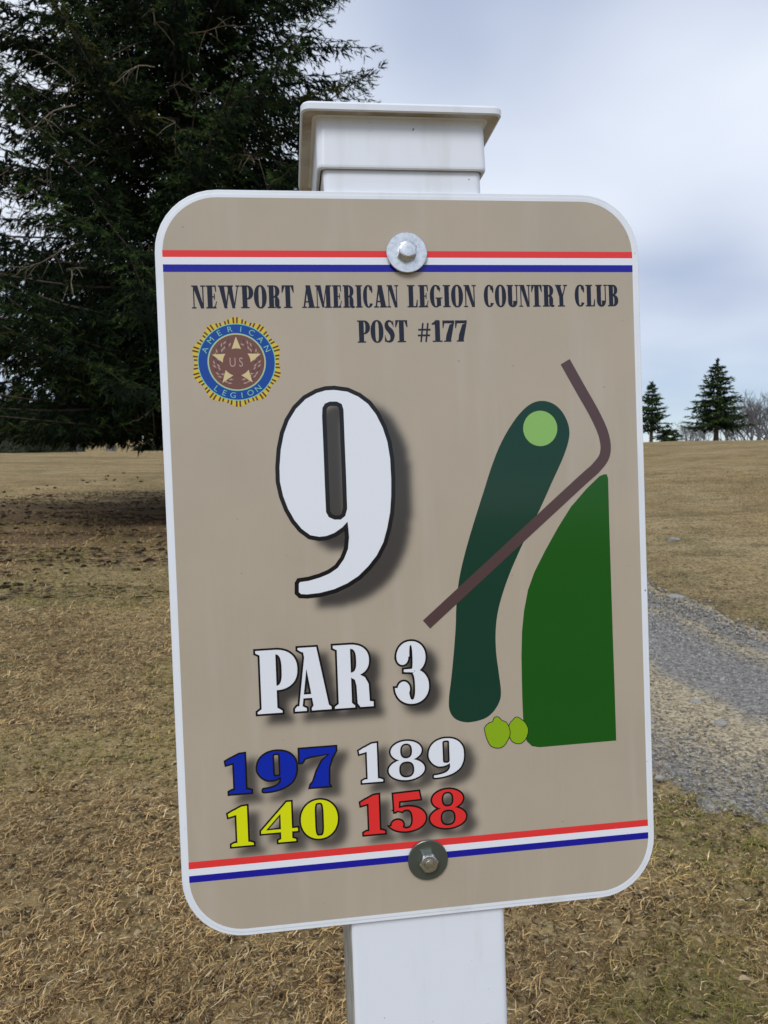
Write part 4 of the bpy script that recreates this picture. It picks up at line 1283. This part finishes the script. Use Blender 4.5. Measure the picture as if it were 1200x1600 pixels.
# the wood on the far slope, one dark mass
gw = np.random.default_rng(90)
PV, PF_, PC, nb_ = [], [], [], 0
for k in range(80):
    px = gw.uniform(-260, 520); d = gw.uniform(215, 330)
    x, y = at(px, d); z0 = float(gz(x, y)); H = gw.uniform(9, 17); Rr = H * gw.uniform(.22, .36)
    n = 150; a = gw.random(n) * 6.28; t = gw.random(n) ** .7
    ev = gw.random() < .5
    rr_ = Rr * ((1 - t) if ev else np.sqrt(np.clip(1 - (t * 2 - 1) ** 2, 0, 1))) * (.5 + .5 * gw.random(n))
    p = np.c_[x + np.cos(a) * rr_, y + np.sin(a) * rr_, z0 + H * (.06 + .94 * t)]
    d_ = gw.normal(0, 1, (n, 3)); d_[:, 2] = -abs(d_[:, 2]) * .5 if ev else abs(d_[:, 2])
    cc = np.array([.016, .026, .016]) if ev else np.array([.085, .070, .060])
    V, F, C_ = shoot_mesh(p, d_, gw.uniform(.8, 1.8, n), np.full(n, .45), cc * gw.uniform(.7, 1.3, (n, 1)), gw, 3, .9, .16)
    PV.append(V); PF_.append(F + nb_); PC.append(C_); nb_ += len(V)
wood = obj('far_wood', mesh_np('far_wood', np.vstack(PV), np.vstack(PF_), None, [M['leafy']], colors=np.vstack(PC)))
tag(wood, 'far mixed wood on the slope beyond the left crest', 'wood', None, 'stuff')


# ------------------------------------------------------------------ cones under the big spruce
def cone_mesh():
    n, lv = 8, 6
    prof = [(0, 0.006), (.15, .019), (.35, .024), (.6, .022), (.85, .014), (1, .003)]
    V, q = [], []
    for k, (t, r) in enumerate(prof):
        for s in range(n):
            a = 2 * math.pi * (s + .5 * (k % 2)) / n
            rr_ = r * (1.15 if s % 2 == k % 2 else .82)
            V.append(((t - .5) * .135, rr_ * math.cos(a), rr_ * math.sin(a)))
    for k in range(lv - 1):
        for s in range(n):
            t = (s + 1) % n
            q.append((k * n + s, k * n + t, (k + 1) * n + t, (k + 1) * n + s))
    return mesh_np('spruce_cone', V, None, q, [M['cone']])


cm = cone_mesh()
gc = np.random.default_rng(77)
cnt = 0
while cnt < 210:
    px = gc.uniform(-30, 300); band = gc.random()
    v = gc.uniform(748, 812) if band < .58 else gc.uniform(828, 905)
    v += (130 - px) * 0.16
    # where that line of sight meets the ground
    a = (px - 600) / 1170
    ds = np.linspace(5, 34, 400); hz_ = gz(a * ds, ds)
    el_ = (EYE - hz_) / ds * 1170 + 800 - 1170 * math.tan(R_(PITCH))
    k = np.argmin(np.abs(el_ - v)); d = ds[k]
    if abs(el_[k] - v) > 4: continue
    if fbm(np.array([px / 60.]), np.array([v / 16.]), 13)[0] < .40 + .12 * gc.random(): continue
    x, y = a * d, d
    o = obj('spruce_cone', cm)
    s = gc.uniform(.45, 1.0) if band < .58 else gc.uniform(.4, .85)
    o.location = (x, y, float(gz(x, y)) + 0.013 * s); o.scale = (s, s * gc.uniform(.9, 1.3), s)
    o.rotation_euler = (gc.random() * 6.28, gc.normal(0, .12), gc.random() * 6.28)
    if band < .58: tag(o, 'small dark spruce cone on the far grass just under the spruce branches', 'cone', 'cones fallen close under the big spruce')
    else: tag(o, 'dark spruce cone on the nearer grass in front of the spruce', 'cone', 'cones fallen in front of the big spruce')
    cnt += 1


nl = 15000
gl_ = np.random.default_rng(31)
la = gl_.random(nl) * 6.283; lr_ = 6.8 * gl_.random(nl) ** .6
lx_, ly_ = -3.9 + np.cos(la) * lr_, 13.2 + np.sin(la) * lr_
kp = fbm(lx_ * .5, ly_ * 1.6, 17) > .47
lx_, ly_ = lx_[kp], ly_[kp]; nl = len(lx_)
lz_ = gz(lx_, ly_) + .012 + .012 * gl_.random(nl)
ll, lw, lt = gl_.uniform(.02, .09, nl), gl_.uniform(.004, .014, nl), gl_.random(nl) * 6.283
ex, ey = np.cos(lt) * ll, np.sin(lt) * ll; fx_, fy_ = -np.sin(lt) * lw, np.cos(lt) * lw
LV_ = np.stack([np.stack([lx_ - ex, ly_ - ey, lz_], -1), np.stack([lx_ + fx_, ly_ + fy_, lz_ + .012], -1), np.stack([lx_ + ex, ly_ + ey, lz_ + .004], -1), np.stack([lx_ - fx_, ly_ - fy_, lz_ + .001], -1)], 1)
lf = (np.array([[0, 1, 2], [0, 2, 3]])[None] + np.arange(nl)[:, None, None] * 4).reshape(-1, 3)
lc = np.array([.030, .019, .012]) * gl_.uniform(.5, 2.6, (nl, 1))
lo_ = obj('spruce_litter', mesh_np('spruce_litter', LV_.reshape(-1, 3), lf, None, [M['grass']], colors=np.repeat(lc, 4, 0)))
tag(lo_, 'dark twigs and cone scales littering the ground under the big spruce', 'litter', None, 'stuff')

# ------------------------------------------------------------------ a few pale stones and dry leaves one can pick out
def ground_at(px, v):
    a = (px - 600) / 1170
    ds = np.linspace(1.2, 40, 4000); hz_ = gz(a * ds, ds)
    el_ = (EYE - hz_) / ds * 1170 + 800 - 1170 * math.tan(R_(PITCH))
    d = ds[np.argmin(np.abs(el_ - v))]
    return a * d, d


def stone_mesh(seed):
    bm = bmesh.new(); bmesh.ops.create_icosphere(bm, subdivisions=2, radius=1)
    g = np.random.default_rng(seed)
    ax = g.normal(0, 1, (5, 3)); ax /= np.linalg.norm(ax, axis=1)[:, None]
    for v in bm.verts:
        c_ = np.array(v.co)
        for q in ax:
            d = c_ @ q
            if d > .68: c_ = c_ - q * (d - .68)
        v.co = Vector(c_ * (1 + .05 * g.normal()))
    me = bpy.data.meshes.new('stone'); bm.to_mesh(me); bm.free(); me.materials.append(M['stone'])
    return me


STN = [(1058, 937, .085, .03, 'flat pale stone at the far edge of the gravel path'), (1132, 1142, .050, .022, 'pale stone in the middle of the gravel path'),
       (1093, 1106, .035, .018, 'small pale stone left of the middle of the gravel path'), (1182, 993, .030, .016, 'small pale stone on the far verge near the right edge'),
       (1053, 845, .10, .04, 'pale rounded lump on the grass beyond the path'), (1037, 1230, .022, .012, 'small pale stone at the near edge of the path by the sign'),
       (1140, 982, .026, .014, 'small pale stone on the far tan strip of the path')]
for k, (px, v, sx_, sz_, lb) in enumerate(STN):
    x, y = ground_at(px, v)
    o = obj('stone', stone_mesh(k)); o.scale = (sx_, sx_ * .7, sz_); o.location = (x, y, float(gz(x, y)) + .018); o.rotation_euler = (0, 0, k * 1.3)
    tag(o, lb, 'stone', 'pale stones by the path')


def leaf_mesh(seed):
    g = np.random.default_rng(seed); n = 9; V, q = [], []
    for k in range(n):
        t = k / (n - 1); w = .26 * math.sin(math.pi * t ** .8) + .012
        z = .10 * math.sin(t * 3.1 + g.normal() * .1)
        V += [(t - .5, -w, z + w * .5), (t - .5, 0, z), (t - .5, w, z + w * .6)]
    for k in range(n - 1):
        for s in range(2): q.append((k * 3 + s, k * 3 + 3 + s, k * 3 + 4 + s, k * 3 + 1 + s))
    return mesh_np('dry_leaf', V, None, q, [M['leaf']], smooth=True)


LV = [(1181, 1567, .034, 'pale dry leaf on the grass at the lower right corner'), (1138, 1538, .024, 'small dry leaf left of the pale corner leaf'),
      (1077, 1309, .035, 'pale dry leaf on the grass near the path, right of the sign bottom'), (1015, 1425, .025, 'tiny pale dry leaf below the right bottom corner of the sign'),
      (243, 1260, .035, 'pale curled dry leaf on the grass left of the sign bottom'), (205, 1490, .03, 'pale dry leaf on the grass at the lower left')]
for k, (px, v, s, lb) in enumerate(LV):
    x, y = ground_at(px, v)
    o = obj('dry_leaf', leaf_mesh(k)); o.scale = (s, s, s); o.location = (x, y, float(gz(x, y)) + .022); o.rotation_euler = (random.uniform(-.3, .3), random.uniform(-.3, .3), k * 2.1)
    tag(o, lb, 'leaf', 'dry leaves on the grass')
